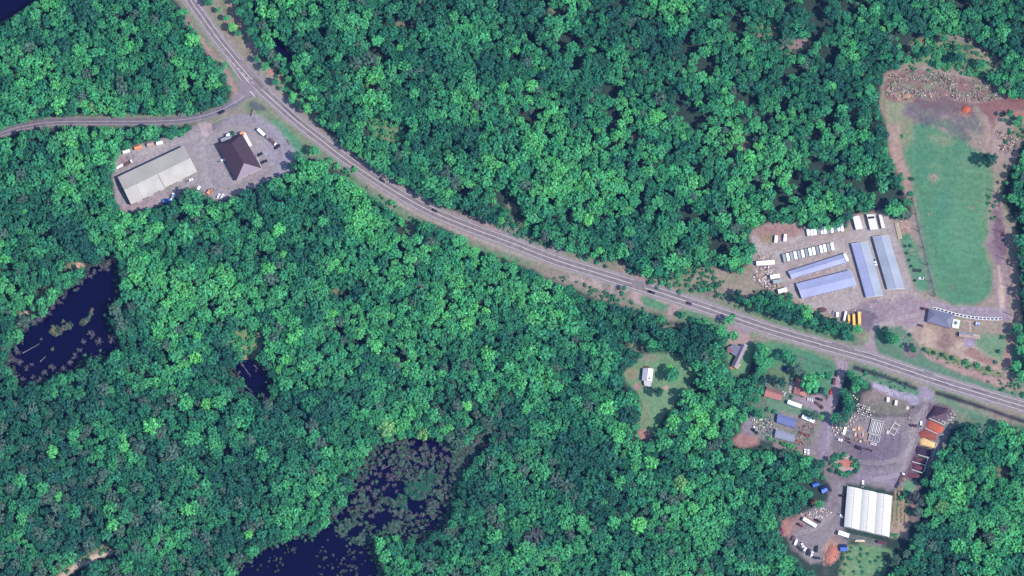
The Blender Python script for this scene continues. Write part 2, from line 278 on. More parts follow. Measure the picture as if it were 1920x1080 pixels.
paint([(1668, 235), (1684, 232), (1690, 290), (1704, 330), (1712, 390), (1700, 380), (1680, 320), (1668, 280)], (174, 142, 130), 4, .6, .9)
paint([(1862, 360), (1876, 380), (1886, 430), (1892, 480), (1896, 540), (1890, 600), (1866, 580), (1864, 540), (1868, 500), (1856, 470), (1842, 456), (1856, 440), (1860, 400)], (158, 132, 136), 4, .5, 1, .2)
paint([(1864, 392), (1874, 400), (1884, 440), (1888, 480), (1872, 478), (1864, 440)], (122, 96, 112), 4, .4, .95, .2)
paint([(1846, 456), (1866, 450), (1880, 480), (1872, 500), (1858, 474)], (126, 104, 122), 5, .4, .7)
paint([(1872, 498), (1884, 540), (1884, 590), (1874, 590), (1872, 540)], (206, 176, 160), 3, .5, .9)
paint([(1676, 440), (1706, 436), (1722, 470), (1742, 530), (1740, 545), (1720, 545), (1700, 500), (1686, 460)], (92, 138, 110), 4, .4, 1, .2)
paint([(1712, 395), (1722, 400), (1756, 552), (1744, 550)], (106, 128, 122), 3, .2, .7)
paint([(1688, 410), (1710, 412), (1708, 436), (1692, 436)], (180, 140, 132), 4, .5, .7)
# storage yard
paint([(1412, 470), (1404, 440), (1440, 420), (1490, 416), (1520, 428), (1545, 440), (1590, 436), (1600, 404), (1665, 400), (1680, 430), (1700, 500), (1715, 545), (1748, 575), (1740, 610), (1700, 630), (1650, 640), (1640, 608), (1610, 590), (1560, 588), (1530, 582), (1500, 566), (1480, 548), (1462, 530), (1430, 540), (1415, 520)], (166, 148, 148), 4, .5, 1, .22, (172, 160, 158))
paint(ell(1462, 434, 44, 16, -6), (164, 122, 120), 4, .6, .9, .25); paint(ell(1440, 448, 14, 10), (150, 130, 100), 4, .6, .7)
paint([(1460, 456), (1540, 440), (1600, 438), (1600, 450), (1540, 456), (1470, 476)], (166, 146, 146), 4, .6, .8)
paint([(1590, 585), (1640, 560), (1660, 575), (1658, 600), (1640, 620), (1622, 620)], (112, 98, 118), 5, .5, .9, .25)
paint([(1625, 565), (1645, 572), (1635, 580)], (186, 152, 156), 3, .4, .7)
paint([(1640, 600), (1630, 640), (1612, 654), (1645, 664), (1640, 640), (1645, 615)], (160, 136, 150), 2, .3, 1, .15)
paint([(1640, 572), (1700, 556), (1740, 566), (1736, 600), (1700, 610), (1660, 606)], (158, 134, 148), 5, .5, .9, .2)
paint([(1745, 560), (1790, 575), (1850, 576), (1890, 580), (1900, 600), (1840, 596), (1790, 586), (1748, 575)], (156, 140, 158), 4, .4, .9)
paint([(1738, 605), (1785, 618), (1830, 640), (1870, 670), (1896, 700), (1850, 696), (1790, 675), (1735, 655), (1712, 640), (1720, 615)], (186, 160, 142), 4, .7, 1, .35, (146, 116, 112))
paint([(1800, 655), (1822, 652), (1862, 675), (1876, 690), (1850, 684), (1812, 666)], (158, 118, 112), 3, .4, .9)
paint([(1826, 636), (1850, 624), (1880, 628), (1892, 650), (1882, 676), (1862, 672), (1836, 655)], (108, 142, 112), 5, .6, .9, .2)
paint([(1806, 630), (1830, 628), (1828, 648), (1808, 652)], (154, 142, 172), 3, .4, .8)
paint([(1892, 628), (1902, 630), (1892, 680), (1884, 700), (1878, 694), (1884, 665)], (176, 130, 128), 2.5, .5, .9)
paint([(1730, 648), (1770, 660), (1820, 680), (1880, 702), (1876, 708), (1810, 690), (1740, 668)], (118, 134, 96), 3, .7, .9, .4)
paint([(1722, 655), (1780, 680), (1840, 700), (1900, 714), (1918, 730), (1880, 730), (1830, 716), (1780, 695), (1730, 672)], (176, 136, 132), 3, .7, 1, .3)
paint([(1640, 615), (1690, 612), (1716, 640), (1740, 672), (1800, 700), (1880, 728), (1940, 748), (1940, 762), (1840, 730), (1740, 700), (1680, 675), (1652, 664), (1640, 640)], (98, 128, 108), 3, .4, 1, .2)
paint([(1690, 648), (1712, 640), (1726, 660), (1716, 672), (1696, 668)], (136, 118, 122), 4, .5, .9)
paint([(1896, 640), (1960, 640), (1960, 730), (1900, 720)], (98, 130, 108), 4, .5, 1)
# verge and lawns south of the highway
paint([(1410, 642), (1450, 640), (1520, 660), (1562, 680), (1568, 690), (1556, 740), (1536, 735), (1505, 700), (1450, 690), (1425, 700)], (84, 132, 104), 3, .4, 1, .2, (92, 142, 106))
paint([(1425, 650), (1500, 670), (1566, 692)], (64, 100, 92), 1.5, .3, .6, .2, closed=False, width=1.0)
paint([(1438, 690), (1490, 690), (1492, 712), (1470, 726), (1440, 708)], (112, 138, 106), 5, .5, .8)
paint([(1412, 700), (1440, 700), (1560, 760), (1560, 800), (1400, 830), (1380, 826), (1395, 790)], (112, 128, 112), 5, .5, .9, .3)
paint([(1565, 668), (1590, 680), (1586, 696), (1576, 730), (1566, 772), (1548, 772), (1552, 750), (1566, 700), (1570, 684)], (162, 142, 156), 2.5, .3, 1, .2)
paint([(1585, 684), (1577, 712), (1569, 750)], (126, 108, 120), 1, .1, .6, .1, closed=False, width=1.2)
paint([(1480, 742), (1540, 740), (1560, 762), (1540, 775), (1508, 762)], (156, 138, 152), 3, .4, 1, .2)
paint([(1432, 745), (1480, 752), (1530, 770), (1528, 785), (1440, 770)], (104, 138, 112), 3, .5, .9)
paint([(1592, 686), (1650, 696), (1730, 730), (1730, 745), (1600, 706)], (104, 134, 112), 3, .4, 1, .2)
paint([(1630, 708), (1725, 735), (1720, 750), (1640, 725)], (88, 132, 102), 3, .5, .9)
paint([(1634, 715), (1660, 724), (1720, 742), (1726, 760), (1690, 760), (1640, 738)], (148, 138, 162), 3, .4, 1, .3, nz=N4, rgb2=(176, 164, 186))
paint([(1724, 728), (1738, 724), (1752, 740), (1750, 760), (1736, 768), (1722, 758)], (152, 138, 160), 3, .3, 1, .2)
paint([(1640, 730), (1700, 752), (1712, 770), (1690, 780), (1640, 778), (1612, 760), (1620, 740)], (148, 126, 124), 4, .7, 1, .25, (120, 118, 108))
paint([(1745, 765), (1790, 770), (1815, 790), (1780, 806), (1768, 850), (1745, 870)], (124, 128, 116), 5, .6, 1, .3)
paint([(1780, 755), (1850, 782), (1920, 804), (1990, 826), (1990, 850), (1840, 800)], (96, 130, 108), 4, .5, 1, .25)
# nursery yard
paint([(1566, 770), (1600, 775), (1640, 782), (1700, 778), (1728, 752), (1748, 752), (1742, 790), (1716, 830), (1700, 880), (1702, 912), (1680, 922), (1588, 905), (1580, 960), (1586, 1010), (1650, 1020), (1660, 1040), (1600, 1010), (1560, 1050), (1520, 1058), (1485, 1030), (1470, 990), (1500, 965), (1550, 940), (1556, 915), (1536, 870), (1515, 850), (1510, 830), (1540, 800)], (150, 139, 143), 4, .5, 1, .25, (122, 111, 118), nz=N3)
paint([(1600, 830), (1700, 800), (1690, 860), (1640, 880), (1580, 850)], (110, 98, 120), 9, .6, .7, .2)
paint([(1600, 880), (1690, 885), (1690, 912), (1600, 902)], (154, 138, 158), 6, .5, .8, .3, nz=N4, rgb2=(134, 118, 142))
paint([(1550, 770), (1572, 790), (1560, 830), (1548, 870), (1536, 850), (1530, 815)], (146, 130, 152), 5, .5, .8)
paint([(1376, 822), (1392, 812), (1420, 818), (1424, 832), (1400, 838), (1374, 834)], (172, 122, 120), 3, .6, 1, .3)
paint([(1395, 790), (1412, 775), (1424, 800), (1410, 815), (1392, 812)], (148, 134, 150), 4, .5, .9)
paint([(1420, 778), (1460, 770), (1540, 790), (1535, 830), (1510, 840), (1440, 828), (1415, 815)], (148, 132, 136), 4, .6, .9, .4, (112, 128, 110))
paint(ell(1430, 782, 10, 6), (98, 134, 108), 4, .5, .9); paint([(1448, 828), (1500, 838), (1530, 850), (1520, 856), (1450, 840)], (150, 134, 132), 3, .5, .8)
paint(ell(1581, 868, 30, 19, 8), (134, 122, 120), 3, .6, 1, .3); paint(ell(1588, 870, 16, 9, 10), (192, 104, 96), 3, .6, 1, .2); paint(ell(1590, 861, 7, 5), (150, 80, 84), 2, .5, 1)
paint([(1620, 826), (1600, 800), (1612, 795), (1628, 812), (1632, 836)], (176, 140, 132), 3, .5, .8, .3)
paint([(1478, 972), (1508, 962), (1530, 975), (1480, 1000), (1466, 990)], (158, 120, 122), 3, .6, .8, .3)
paint([(1466, 975), (1478, 968), (1484, 1000), (1470, 1005)], (184, 124, 118), 3, .5, .9)
paint([(1560, 1002), (1574, 1012), (1576, 1050), (1545, 1060), (1542, 1030)], (186, 150, 136), 4, .8, 1, .3, (158, 116, 108), nz=N2)
paint([(1586, 1020), (1640, 1022), (1668, 1032), (1686, 1044), (1660, 1100), (1660, 1160), (1560, 1160), (1575, 1060)], (104, 142, 104), 4, .6, 1, .3, (128, 138, 106))
paint([(1672, 930), (1700, 932), (1706, 980), (1702, 1010), (1668, 1008)], (176, 146, 134), 3, .5, 1, .3, (122, 134, 106))
paint([(1700, 900), (1725, 905), (1720, 940), (1704, 950)], (134, 128, 124), 4, .6, .9); paint(ell(1704, 913, 9, 11, 30), (92, 150, 112), 5, .4, .9)
paint([(1704, 930), (1730, 935), (1720, 985), (1706, 980)], (126, 108, 112), 4, .6, .9, .35)
paint([(1734, 760), (1756, 756), (1785, 765), (1780, 790), (1740, 800), (1716, 890), (1690, 900), (1706, 850), (1722, 810)], (112, 90, 106), 4, .5, .95, .25)
paint([(1758, 800), (1778, 800), (1770, 850), (1745, 880), (1738, 895), (1736, 860)], (130, 128, 130), 4, .5, .9)
# house clearings
paint(C_HOUSE, (104, 144, 108), 4, .4, 1, .2); paint([(1362, 628), (1380, 622), (1408, 630), (1408, 645), (1388, 646), (1368, 650)], (172, 140, 138), 3, .5, 1, .3)
paint(C_LAWN, (98, 142, 104), 4, .5, 1, .2, (112, 146, 112), nz=N3)
paint(ell(1185, 700, 14, 12), (144, 138, 116), 4, .6, .9, .2); paint(ell(1216, 672, 20, 8), (138, 136, 120), 4, .6, .8)
paint(ell(1195, 725, 7, 6), (172, 132, 126), 2.5, .5, 1); paint(ell(1248, 727, 7, 5), (188, 148, 140), 2.5, .5, .9)
paint([(1200, 760), (1216, 745), (1222, 770), (1215, 800), (1200, 800)], (128, 142, 110), 4, .6, .8, .3)
paint(ell(1209, 816, 13, 10, 35), (178, 128, 120), 3, .5, 1, .2); paint([(1282, 690), (1270, 716), (1240, 752), (1218, 790)], (120, 152, 120), 3, .3, .5, .1, closed=False, width=4)
# dirt track, ponds, ditches
paint(TRACK, (206, 180, 166), 2, .3, 1, .15, closed=False, width=5.5)
for pnd in (POND_A, POND_B, POND_C, LAKE):
    paint(pnd, (104, 92, 78), 4, .3, 1, .3, (126, 110, 96)); 
for e in (ell(150, 498, 8, 6), ell(52, 586, 7, 5), ell(40, 605, 8, 5), ell(11, 652, 7, 6)): paint(e, (216, 168, 146), 3, .5, .9)
paint([(455, 662), (492, 662), (494, 676), (470, 675), (452, 680)], (150, 132, 104), 4, .5, 1, .3); paint(ell(455, 640, 24, 28), (122, 154, 104), 6, .6, .8)
for pnd in (POND_A, POND_B, POND_C, LAKE): 
    paint(pnd, (34, 34, 40), 1.5, .15, 1, .1); lower(pnd, 1.6, 3.0, .15)
paint(CREEK, (40, 40, 48), 2, .2, 1); lower(CREEK, 1.3, 2.0, .1)
for d in (DITCH1, DITCH2): paint(d, (58, 60, 70), 2.5, .2, 1, .2, closed=False, width=3.5); lower(d, 1.3, 3, .1, closed=False, width=2.5)  # ditch beds painted dark for the shade and water in them
isl = [ell(104, 620, 12, 10), ell(125, 612, 12, 6, -20), ell(158, 603, 12, 6, -30), ell(170, 585, 4, 10, 20), ell(118, 602, 4, 3), ell(98, 656, 5, 3)]
for e in isl: paint(e, (118, 112, 88), 2, .5, 1, .4); sl, a = cover(e, 2.5, .4); HGT[sl] = np.maximum(HGT[sl], np.where(a > 0.05, -1.6+1.9*a, -9))
# lily mats and mud of the swamp sit just above the water
MATS = [ell(770, 930, 30, 24, -40), ell(800, 905, 24, 16, -50), ell(668, 1000, 34, 22, 15), ell(650, 985, 24, 12, -20), ell(718, 1018, 22, 18, -30), ell(735, 985, 20, 12)]
# wheel tracks worn into the yards and the field
rt = random.Random(3)
def tracks(pts, rgb, w=1.0, gap=3.2, op=.5):
    a = [np.array(p) for p in spline(pts, 8)]
    for s_ in (-1, 1):
        q = []
        for i, p in enumerate(a): t = a[min(i+1, len(a)-1)]-a[max(i-1, 0)]; t = t/(np.linalg.norm(t)+1e-9); q.append(tuple(p+np.array((t[1], -t[0]))*gap/2*s_))
        paint(q, rgb, 1.2, .05, op, .15, closed=False, width=w)
DK, LT = (124, 113, 118), (180, 170, 172)
for p_, c_, o_ in (([(388, 245), (380, 280), (385, 330), (400, 352)], LT, .45), ([(390, 245), (430, 225), (480, 230), (520, 270), (510, 318), (440, 350), (395, 340)], DK, .45), ([(385, 250), (330, 268), (270, 288), (228, 312)], LT, .4), ([(392, 250), (440, 232), (500, 250), (532, 296)], DK, .35), ([(228, 330), (224, 380), (262, 388), (330, 362)], LT, .4),
                   ([(1625, 645), (1640, 612), (1650, 590), (1612, 575), (1520, 570), (1480, 530), (1462, 480), (1500, 462), (1590, 448), (1660, 425)], LT, .4), ([(1640, 612), (1668, 580), (1704, 560), (1712, 520), (1690, 450)], DK, .4), ([(1640, 612), (1690, 596), (1730, 590)], LT, .45), ([(1600, 585), (1590, 520), (1588, 450)], DK, .35),
                   ([(1738, 745), (1732, 790), (1712, 840), (1690, 885), (1640, 900)], LT, .5), ([(1735, 760), (1715, 800), (1700, 850), (1640, 868), (1560, 850), (1556, 800)], LT, .4), ([(1576, 772), (1560, 830), (1550, 862), (1560, 900), (1566, 960), (1550, 1000)], DK, .5), ([(1700, 780), (1640, 776), (1600, 800)], DK, .4), ([(1566, 960), (1530, 990), (1500, 1000)], LT, .4), ([(1700, 870), (1640, 880), (1600, 890)], DK, .4), ([(1570, 1000), (1620, 1010), (1660, 1020)], LT, .35),
                   ([(1752, 250), (1762, 330), (1790, 420), (1800, 520)], (108, 146, 112), .4), ([(1700, 300), (1730, 400), (1752, 500), (1772, 560)], (112, 144, 112), .5), ([(1850, 300), (1842, 400), (1848, 500), (1830, 560)], (112, 144, 110), .45)):
    tracks(p_, c_, 1.3, 4.4, o_)
for i in range(26):
    y = 300+i*10; paint([(1716+(y-300)*.16, y), (1850, y+14)], (98, 148, 114) if i % 2 else (84, 132, 106), 1.5, .1, .28, .1, closed=False, width=2.6)
for i in range(60):
    z_ = rt.choice([YARD_G, C_SE, C_STOR]); a = np.array(z_); x_, y_ = rt.uniform(a[:, 0].min(), a[:, 0].max()), rt.uniform(a[:, 1].min(), a[:, 1].max())
    if inpoly(z_, np.array(x_), np.array(y_)): paint(ell(x_, y_, rt.uniform(3, 11), rt.uniform(2, 5), rt.uniform(0, 180)), rt.choice([DK, LT, (140, 118, 112), (112, 122, 108)]), 3, .8, rt.uniform(.25, .6), .2)
# kerbside shoulder of the highway
paint(HWY, (156, 146, 148), 1.8, .3, .95, .25, closed=False, width=13.0)
paint(SIDE, (130, 130, 126), 1.5, .35, .8, .2, closed=False, width=9.0)
gm = bpy.data.materials.new('ground_soil'); gm.use_nodes = True
n, l = gm.node_tree.nodes, gm.node_tree.links; b = n['Principled BSDF']; b.inputs['Roughness'].default_value = 0.95; b.inputs['Specular IOR Level'].default_value = 0.1
at = n.new('ShaderNodeAttribute'); at.attribute_name = 'tint'
geo = n.new('ShaderNodeNewGeometry'); prev = at.outputs['Color']
for sc_, amp in ((1.3, 0.38), (0.32, 0.22)):
    no = n.new('ShaderNodeTexNoise'); no.inputs['Scale'].default_value = sc_; no.inputs['Detail'].default_value = 4; l.new(geo.outputs['Position'], no.inputs['Vector'])
    mr = n.new('ShaderNodeMapRange'); mr.inputs[1].default_value = .25; mr.inputs[2].default_value = .75; mr.inputs[3].default_value = 1-amp; mr.inputs[4].default_value = 1+amp; l.new(no.outputs[0], mr.inputs[0])
    mx = n.new('ShaderNodeMix'); mx.data_type = 'RGBA'; mx.blend_type = 'MULTIPLY'; mx.inputs[0].default_value = 1; l.new(prev, mx.inputs[6]); l.new(mr.outputs[0], mx.inputs[7]); prev = mx.outputs[2]
l.new(prev, b.inputs['Base Color'])
bp = n.new('ShaderNodeBump'); bp.inputs['Strength'].default_value = 0.5; bp.inputs['Distance'].default_value = 0.3; l.new(no.outputs[0], bp.inputs['Height']); l.new(bp.outputs[0], b.inputs['Normal'])
lum_ = (COL@np.array([.3, .55, .15]))[..., None]; k_ = np.clip((COL[..., 0]-COL[..., 1]*.98)*6, 0, 1)[..., None]*.24
COL = COL*(1-k_)+lum_*np.array([1.02, 1.0, .95])*k_
COLA = np.clip(COL*ALB, 0.003, 0.8)
WX, WY = (PX-960)*S, (540-PY)*S
ny_, nx_ = SHP; idx = np.arange(nx_*ny_).reshape(SHP)
QF = np.stack([idx[1:, :-1], idx[1:, 1:], idx[:-1, 1:], idx[:-1, :-1]], -1).reshape(-1, 4)
V = np.stack([WX, WY, HGT], -1).reshape(-1, 3)
# outer land: one ring of big faces that meets the grid
x0, x1, y0, y1 = WX[0, 0], WX[0, -1], WY[-1, 0], WY[0, 0]; B = 6000
base = len(V); V = np.vstack([V, [(x0, y1, 0), (x1, y1, 0), (x1, y0, 0), (x0, y0, 0), (-B, B, 0), (B, B, 0), (B, -B, 0), (-B, -B, 0)]])
QF = np.vstack([QF, [(base+4, base+0, base+1, base+5), (base+5, base+1, base+2, base+6), (base+6, base+2, base+3, base+7), (base+7, base+3, base+0, base+4)]])
c_all = np.vstack([COLA.reshape(-1, 3), np.tile(alb((60, 110, 80)), (8, 1))])
g = link(bpy.data.objects.new('ground', npmesh('ground', V, QF, gm, c_all, 'POINT', True))); g['kind'] = 'structure'
def patch(name, polys, z=0.02):
    cxp, cyp = PX[:-1, :-1]+STEP/2, PY[:-1, :-1]+STEP/2; m = np.zeros(cxp.shape, bool)
    for p in polys: m |= inpoly(p, cxp+wob[:-1, :-1]*.35, cyp)
    q = np.stack([idx[1:, :-1], idx[1:, 1:], idx[:-1, 1:], idx[:-1, :-1]], -1)[m]
    u, inv = np.unique(q, return_inverse=True); v = np.stack([WX.ravel()[u], WY.ravel()[u], HGT.ravel()[u]+z], -1)
    o = link(bpy.data.objects.new(name, npmesh(name, v, inv.reshape(-1, 4), gm, COLA.reshape(-1, 3)[u], 'POINT', True))); o['kind'] = 'structure'
patch('gravel_yard', [YARD_G])
patch('field', [[(1690, 262), (1700, 236), (1740, 228), (1775, 250), (1812, 262), (1850, 300), (1862, 330), (1862, 370), (1852, 400), (1852, 430), (1858, 440), (1845, 455), (1852, 480), (1862, 520), (1858, 550), (1836, 568), (1790, 572), (1760, 560), (1748, 520), (1736, 480), (1726, 430), (1716, 390), (1708, 330), (1696, 300)]])
patch('storage_yard', [[(1412, 470), (1404, 440), (1440, 420), (1490, 416), (1520, 428), (1545, 440), (1590, 436), (1600, 404), (1665, 400), (1680, 430), (1700, 500), (1715, 545), (1738, 575), (1732, 605), (1700, 612), (1650, 625), (1632, 608), (1610, 590), (1560, 588), (1530, 582), (1500, 566), (1480, 548), (1462, 530), (1430, 540), (1415, 520)]])
patch('nursery_yard', [[(1566, 770), (1600, 775), (1640, 782), (1700, 778), (1728, 752), (1748, 752), (1742, 790), (1716, 830), (1700, 880), (1702, 912), (1680, 922), (1672, 1015), (1650, 1020), (1600, 1010), (1560, 1050), (1520, 1058), (1485, 1030), (1470, 990), (1500, 965), (1550, 940), (1556, 915), (1536, 870), (1515, 850), (1510, 830), (1540, 800)]])
patch('lawn', [C_LAWN]); patch('lawn', [[(1422, 650), (1450, 642), (1520, 662), (1562, 682), (1566, 690), (1550, 740), (1536, 735), (1505, 700), (1450, 692)]])
patch('driveway', [[(1565, 672), (1590, 684), (1586, 696), (1576, 730), (1566, 770), (1552, 768), (1556, 750), (1566, 700), (1570, 684)]])
patch('driveway', [[(1640, 604), (1632, 636), (1612, 652), (1645, 661), (1640, 640), (1646, 616)]], 0.026)
# ------------------------------------------------------------------ water
wm = nmat('pond_water', (0, 0, 0), 0.06, .1, 0.05, spec=0.12)
wm.node_tree.nodes['Principled BSDF'].inputs['Base Color'].default_value = (0.003, 0.0035, 0.012, 1)
for lk in list(wm.node_tree.links):
    if lk.to_socket.name == 'Base Color': wm.node_tree.links.remove(lk)
wm.node_tree.nodes['Principled BSDF'].inputs['Base Color'].default_value = (0.0015, 0.0015, 0.016, 1)
def water(name, poly, z, grow=6):
    c = np.mean(poly, 0); mb = MB(); pts = []
    a = np.array(poly); nrm = []
    for i in range(len(a)):
        t = a[(i+1) % len(a)]-a[i-1]; t = t/(np.linalg.norm(t)+1e-9); nrm.append((t[1], -t[0]))
    area = sum(a[i][0]*a[(i+1) % len(a)][1]-a[(i+1) % len(a)][0]*a[i][1] for i in range(len(a)))
    s = 1 if area > 0 else -1
    pts = [G(*(a[i]+np.array(nrm[i])*grow*s), 0) for i in range(len(a))]
    bm_pts = [(p.x, p.y, z) for p in pts][::-s]
    mb.add(bm_pts, [tuple(range(len(bm_pts)))]); o = mb.build(name, wm); o['kind'] = 'structure'
    if o.data.polygons[0].normal.z < 0: o.data.flip_normals()
water('pond', POND_A, -0.5, 2); water('pond', POND_B, -0.5, 2); water('pond', POND_C, -0.5, 2); water('lake', LAKE, -0.5, 2); water('stream', CREEK, -0.7, 1.5)
# ------------------------------------------------------------------ roads
def ribbon(mb, pts, off, hw, z, mi=0):
    P = [np.array(p) for p in pts]; k = len(mb.v); vs = []
    for i, p in enumerate(P):
        t = P[min(i+1, len(P)-1)]-P[max(i-1, 0)]; t = t/np.linalg.norm(t); nn = np.array((t[1], -t[0]))
        for s in (off+hw, off-hw): q = p+nn*s; vs.append(((q[0]-960)*S, (540-q[1])*S, z))
    mb.add(vs, [(2*i, 2*i+1, 2*i+3, 2*i+2) for i in range(len(P)-1)], mi)
def upward(o):
    o.data.update()
    if sum(p.normal.z*p.area for p in o.data.polygons) < 0: o.data.flip_normals()
    return o
asph = nmat('asphalt', (134, 124, 128), 0.9, .2, .22, spec=.2); asph2 = nmat('worn_asphalt', (140, 127, 138), 0.9, .2, .25, spec=.2); asph3 = nmat('side_asphalt', (118, 112, 126), 0.9, .2, .2, spec=.2)
asph4 = nmat('asphalt_repair', (112, 101, 112), 0.9, .15, .4, spec=.2); asph5 = nmat('asphalt_overlay', (136, 124, 132), 0.9, .15, .4, spec=.2)
paintm = nmat('road_paint', (232, 222, 228), 0.6, .2, 1.2)
mb = MB(); ribbon(mb, HWY, 0, 9.6, 0.05); upward(mb.build('highway', asph))['kind'] = 'structure'
mb = MB(); ribbon(mb, HWY, 0, 12.0, 0.033); upward(mb.build('road_shoulder', nmat('shoulder_asphalt', (150, 141, 146), .95, .22, .35, spec=.15)))['kind'] = 'structure'
mb = MB(); ribbon(mb, SIDE, 0, 6.6, 0.03); upward(mb.build('side_road', asph3))['kind'] = 'structure'
mb = MB(); mb.add([((x-960)*S, (540-y)*S, 0.04) for x, y in [(452, 168), (447, 150), (452, 140), (470, 150), (500, 178), (490, 178), (478, 172), (486, 184), (470, 180), (458, 186), (446, 194), (438, 196), (434, 184), (446, 176)]], [tuple(range(14))]); upward(mb.build('road_junction', asph2))['kind'] = 'structure'
mb = MB(); mb.add([((x-960)*S, (540-y)*S, 0.045) for x, y in [(442, 128), (452, 138), (462, 150), (456, 152), (446, 146), (434, 128)]], [tuple(range(6))]); upward(mb.build('turning_lane', asph))['kind'] = 'structure'
mb = MB(); mb5 = MB(); rq = random.Random(8)
for i in range(46):
    k = rq.randrange(4, len(HWY)-8); L_ = rq.randrange(2, 6); (mb if i % 2 else mb5).v; ribbon(mb if i % 2 else mb5, HWY[k:k+L_], rq.choice([-5.6, -2.4, 2.4, 5.6, 4]), rq.uniform(.35, 1.7), .06+.0007*i)
upward(mb.build('road_repairs', asph4))['kind'] = 'structure'; upward(mb5.build('road_repairs', asph5))['kind'] = 'structure'
mb = MB()
def cut(pts, x0, x1): return [p for p in pts if x0 <= p[0] <= x1]
HF = spline(HWY[::3], 3)
for a0, a1 in ((330, 473), (489, 1186), (1208, 2000)): ribbon(mb, cut(HF, a0, a1), 0, 0.42, 0.09)
ribbon(mb, cut(HF, 330, 2000), -8.0, 0.3, 0.09)
for a0, a1 in ((330, 446), (496, 1190), (1216, 1560), (1596, 1730), (1745, 2000)): ribbon(mb, cut(HF, a0, a1), 8.0, 0.3, 0.09)
for i in range(6): p0 = np.array((429.0, 110.0))+np.array((8.5, 8.6))*i; ribbon(mb, [tuple(p0), tuple(p0+(4.2, 4.6))], 0, .36, .09)
ribbon(mb, [(450, 134), (462, 148), (471, 159)], 0, .36, .09); ribbon(mb, [(426, 112), (440, 133), (454, 152)], 0, .3, .09)
ribbon(mb, [(469, 171), (478, 181)], 0, .6, .09)
SF = spline(SIDE[::3], 2)
ribbon(mb, cut(SF, -80, 460), 0.6, 0.2, 0.07); ribbon(mb, cut(SF, -80, 430), -5.2, 0.14, 0.07)
upward(mb.build('road_markings', paintm))['kind'] = 'structure'
# ------------------------------------------------------------------ materials for built things
M = {}
def mk(name, rgb, rough=.7, var=.1, scale=.5, **k): M[name] = nmat(name, rgb, rough, var, scale, **k); return M[name]
mk('paint', (200, 200, 200), .35, .04, 2, spec=.4, objcol=True); mk('glass', (44, 48, 60), .12, .05, 1, spec=.6); mk('rubber', (46, 44, 50), .9)
mk('grey_metal', (180, 174, 168), .5, .1, .1); mk('pale_metal', (196, 190, 184), .5, .1, .12); mk('blue_metal', (166, 170, 208), .45, .1, .1); mk('blue_grey_metal', (164, 170, 188), .45, .13, .08)
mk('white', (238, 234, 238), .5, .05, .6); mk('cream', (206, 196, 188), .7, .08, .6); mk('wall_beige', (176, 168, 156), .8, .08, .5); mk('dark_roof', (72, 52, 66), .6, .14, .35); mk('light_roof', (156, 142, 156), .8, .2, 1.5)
mk('slate_roof', (122, 122, 148), .7, .08, .5); mk('tan_roof', (186, 126, 118), .8, .14, .6); mk('brown_roof', (140, 102, 106), .85, .16, .6); mk('grey_roof', (124, 122, 146), .8, .1, .5)
mk('pale_roof', (206, 200, 214), .6, .06, .5); mk('wood', (176, 140, 112), .85, .2, 2); mk('pale_wood', (226, 204, 180), .85, .2, 2); mk('dark_wood', (104, 78, 78), .9, .2, 2); mk('concrete', (204, 196, 198), .9, .12, .8); mk('poly', (236, 230, 226), .35, .05, .4)
mk('blue_tarp', (70, 112, 206), .5, .12, .8); mk('navy', (38, 52, 100), .6, .2, 1); mk('shade_blue', (112, 118, 170), .6, .18, 1.2); mk('shade_grey', (146, 148, 168), .6, .25, 1.0); mk('orange', (214, 136, 102), .6, .1, 1); mk('yellow', (240, 190, 70), .5, .08, 1)
mk('green', (70, 140, 110), .8, .2, 1); mk('mulch_orange', (190, 100, 76), .95, .22, .7, bump=.5); mk('mulch_rust', (152, 84, 72), .95, .22, .7, bump=.5); mk('sand', (248, 204, 146), .95, .14, .6, bump=.4); mk('black_soil', (66, 50, 72), .95, .25, .7, bump=.5); mk('mulch_maroon', (112, 66, 84), .95, .2, .7, bump=.5)
mk('stone_grey', (150, 140, 156), .95, .3, 1.5, bump=.5); mk('rock', (182, 156, 152), .95, .3, 1.5); mk('terracotta', (186, 118, 104), .8, .2, 1.2); mk('cable', (60, 58, 66), .7); mk('post_wood', (88, 72, 70), .9, .15, 1)
ORD = ['first', 'second', 'third', 'fourth', 'fifth', 'sixth', 'seventh', 'eighth', 'ninth', 'tenth', 'eleventh', 'twelfth', 'thirteenth', 'fourteenth', 'fifteenth', 'sixteenth', 'seventeenth', 'eighteenth']
def base_root(name, label, cat, P, group=None):
    c = sum(P, Vector())/len(P); return thing(name, label, cat, (c.x, c.y, 0), 0, group), Vector((c.x, c.y, 0))
def slab(mb, q, th=.16, mi=0):
    mb.add([tuple(v) for v in q]+[(v[0], v[1], v[2]-th) for v in q], [(0, 1, 2, 3), (7, 6, 5, 4), (0, 4, 5, 1), (1, 5, 6, 2), (2, 6, 7, 3), (3, 7, 4, 0)], mi)
def openings(t, o, p0, p1, items, out=0.07):
    """doors and windows on the wall foot line p0 -> p1"""
    d = (p1-p0); L = d.length; d = d/L; rz = math.atan2(d.y, d.x); mid = (p0+p1)/2
    nrm = Vector((d.y, -d.x, 0)); nrm = nrm if nrm.dot(mid-o) > 0 else -nrm
    for (nm, u, w_, h, z0, m) in items:
        c = p0+d*(L*u)+nrm*out/2; mb = MB(); mb.box((0, 0, h/2), (w_, out, h), rz, 0)
        if nm == 'window': mb.box((0, 0, h+.06), (w_+.2, out+.05, .1), rz, 1); mb.box((0, 0, -.04), (w_+.2, out+.1, .08), rz, 1)
        ob = mb.build(nm, [m, M['white']], t, (c.x-o.x, c.y-o.y, z0))
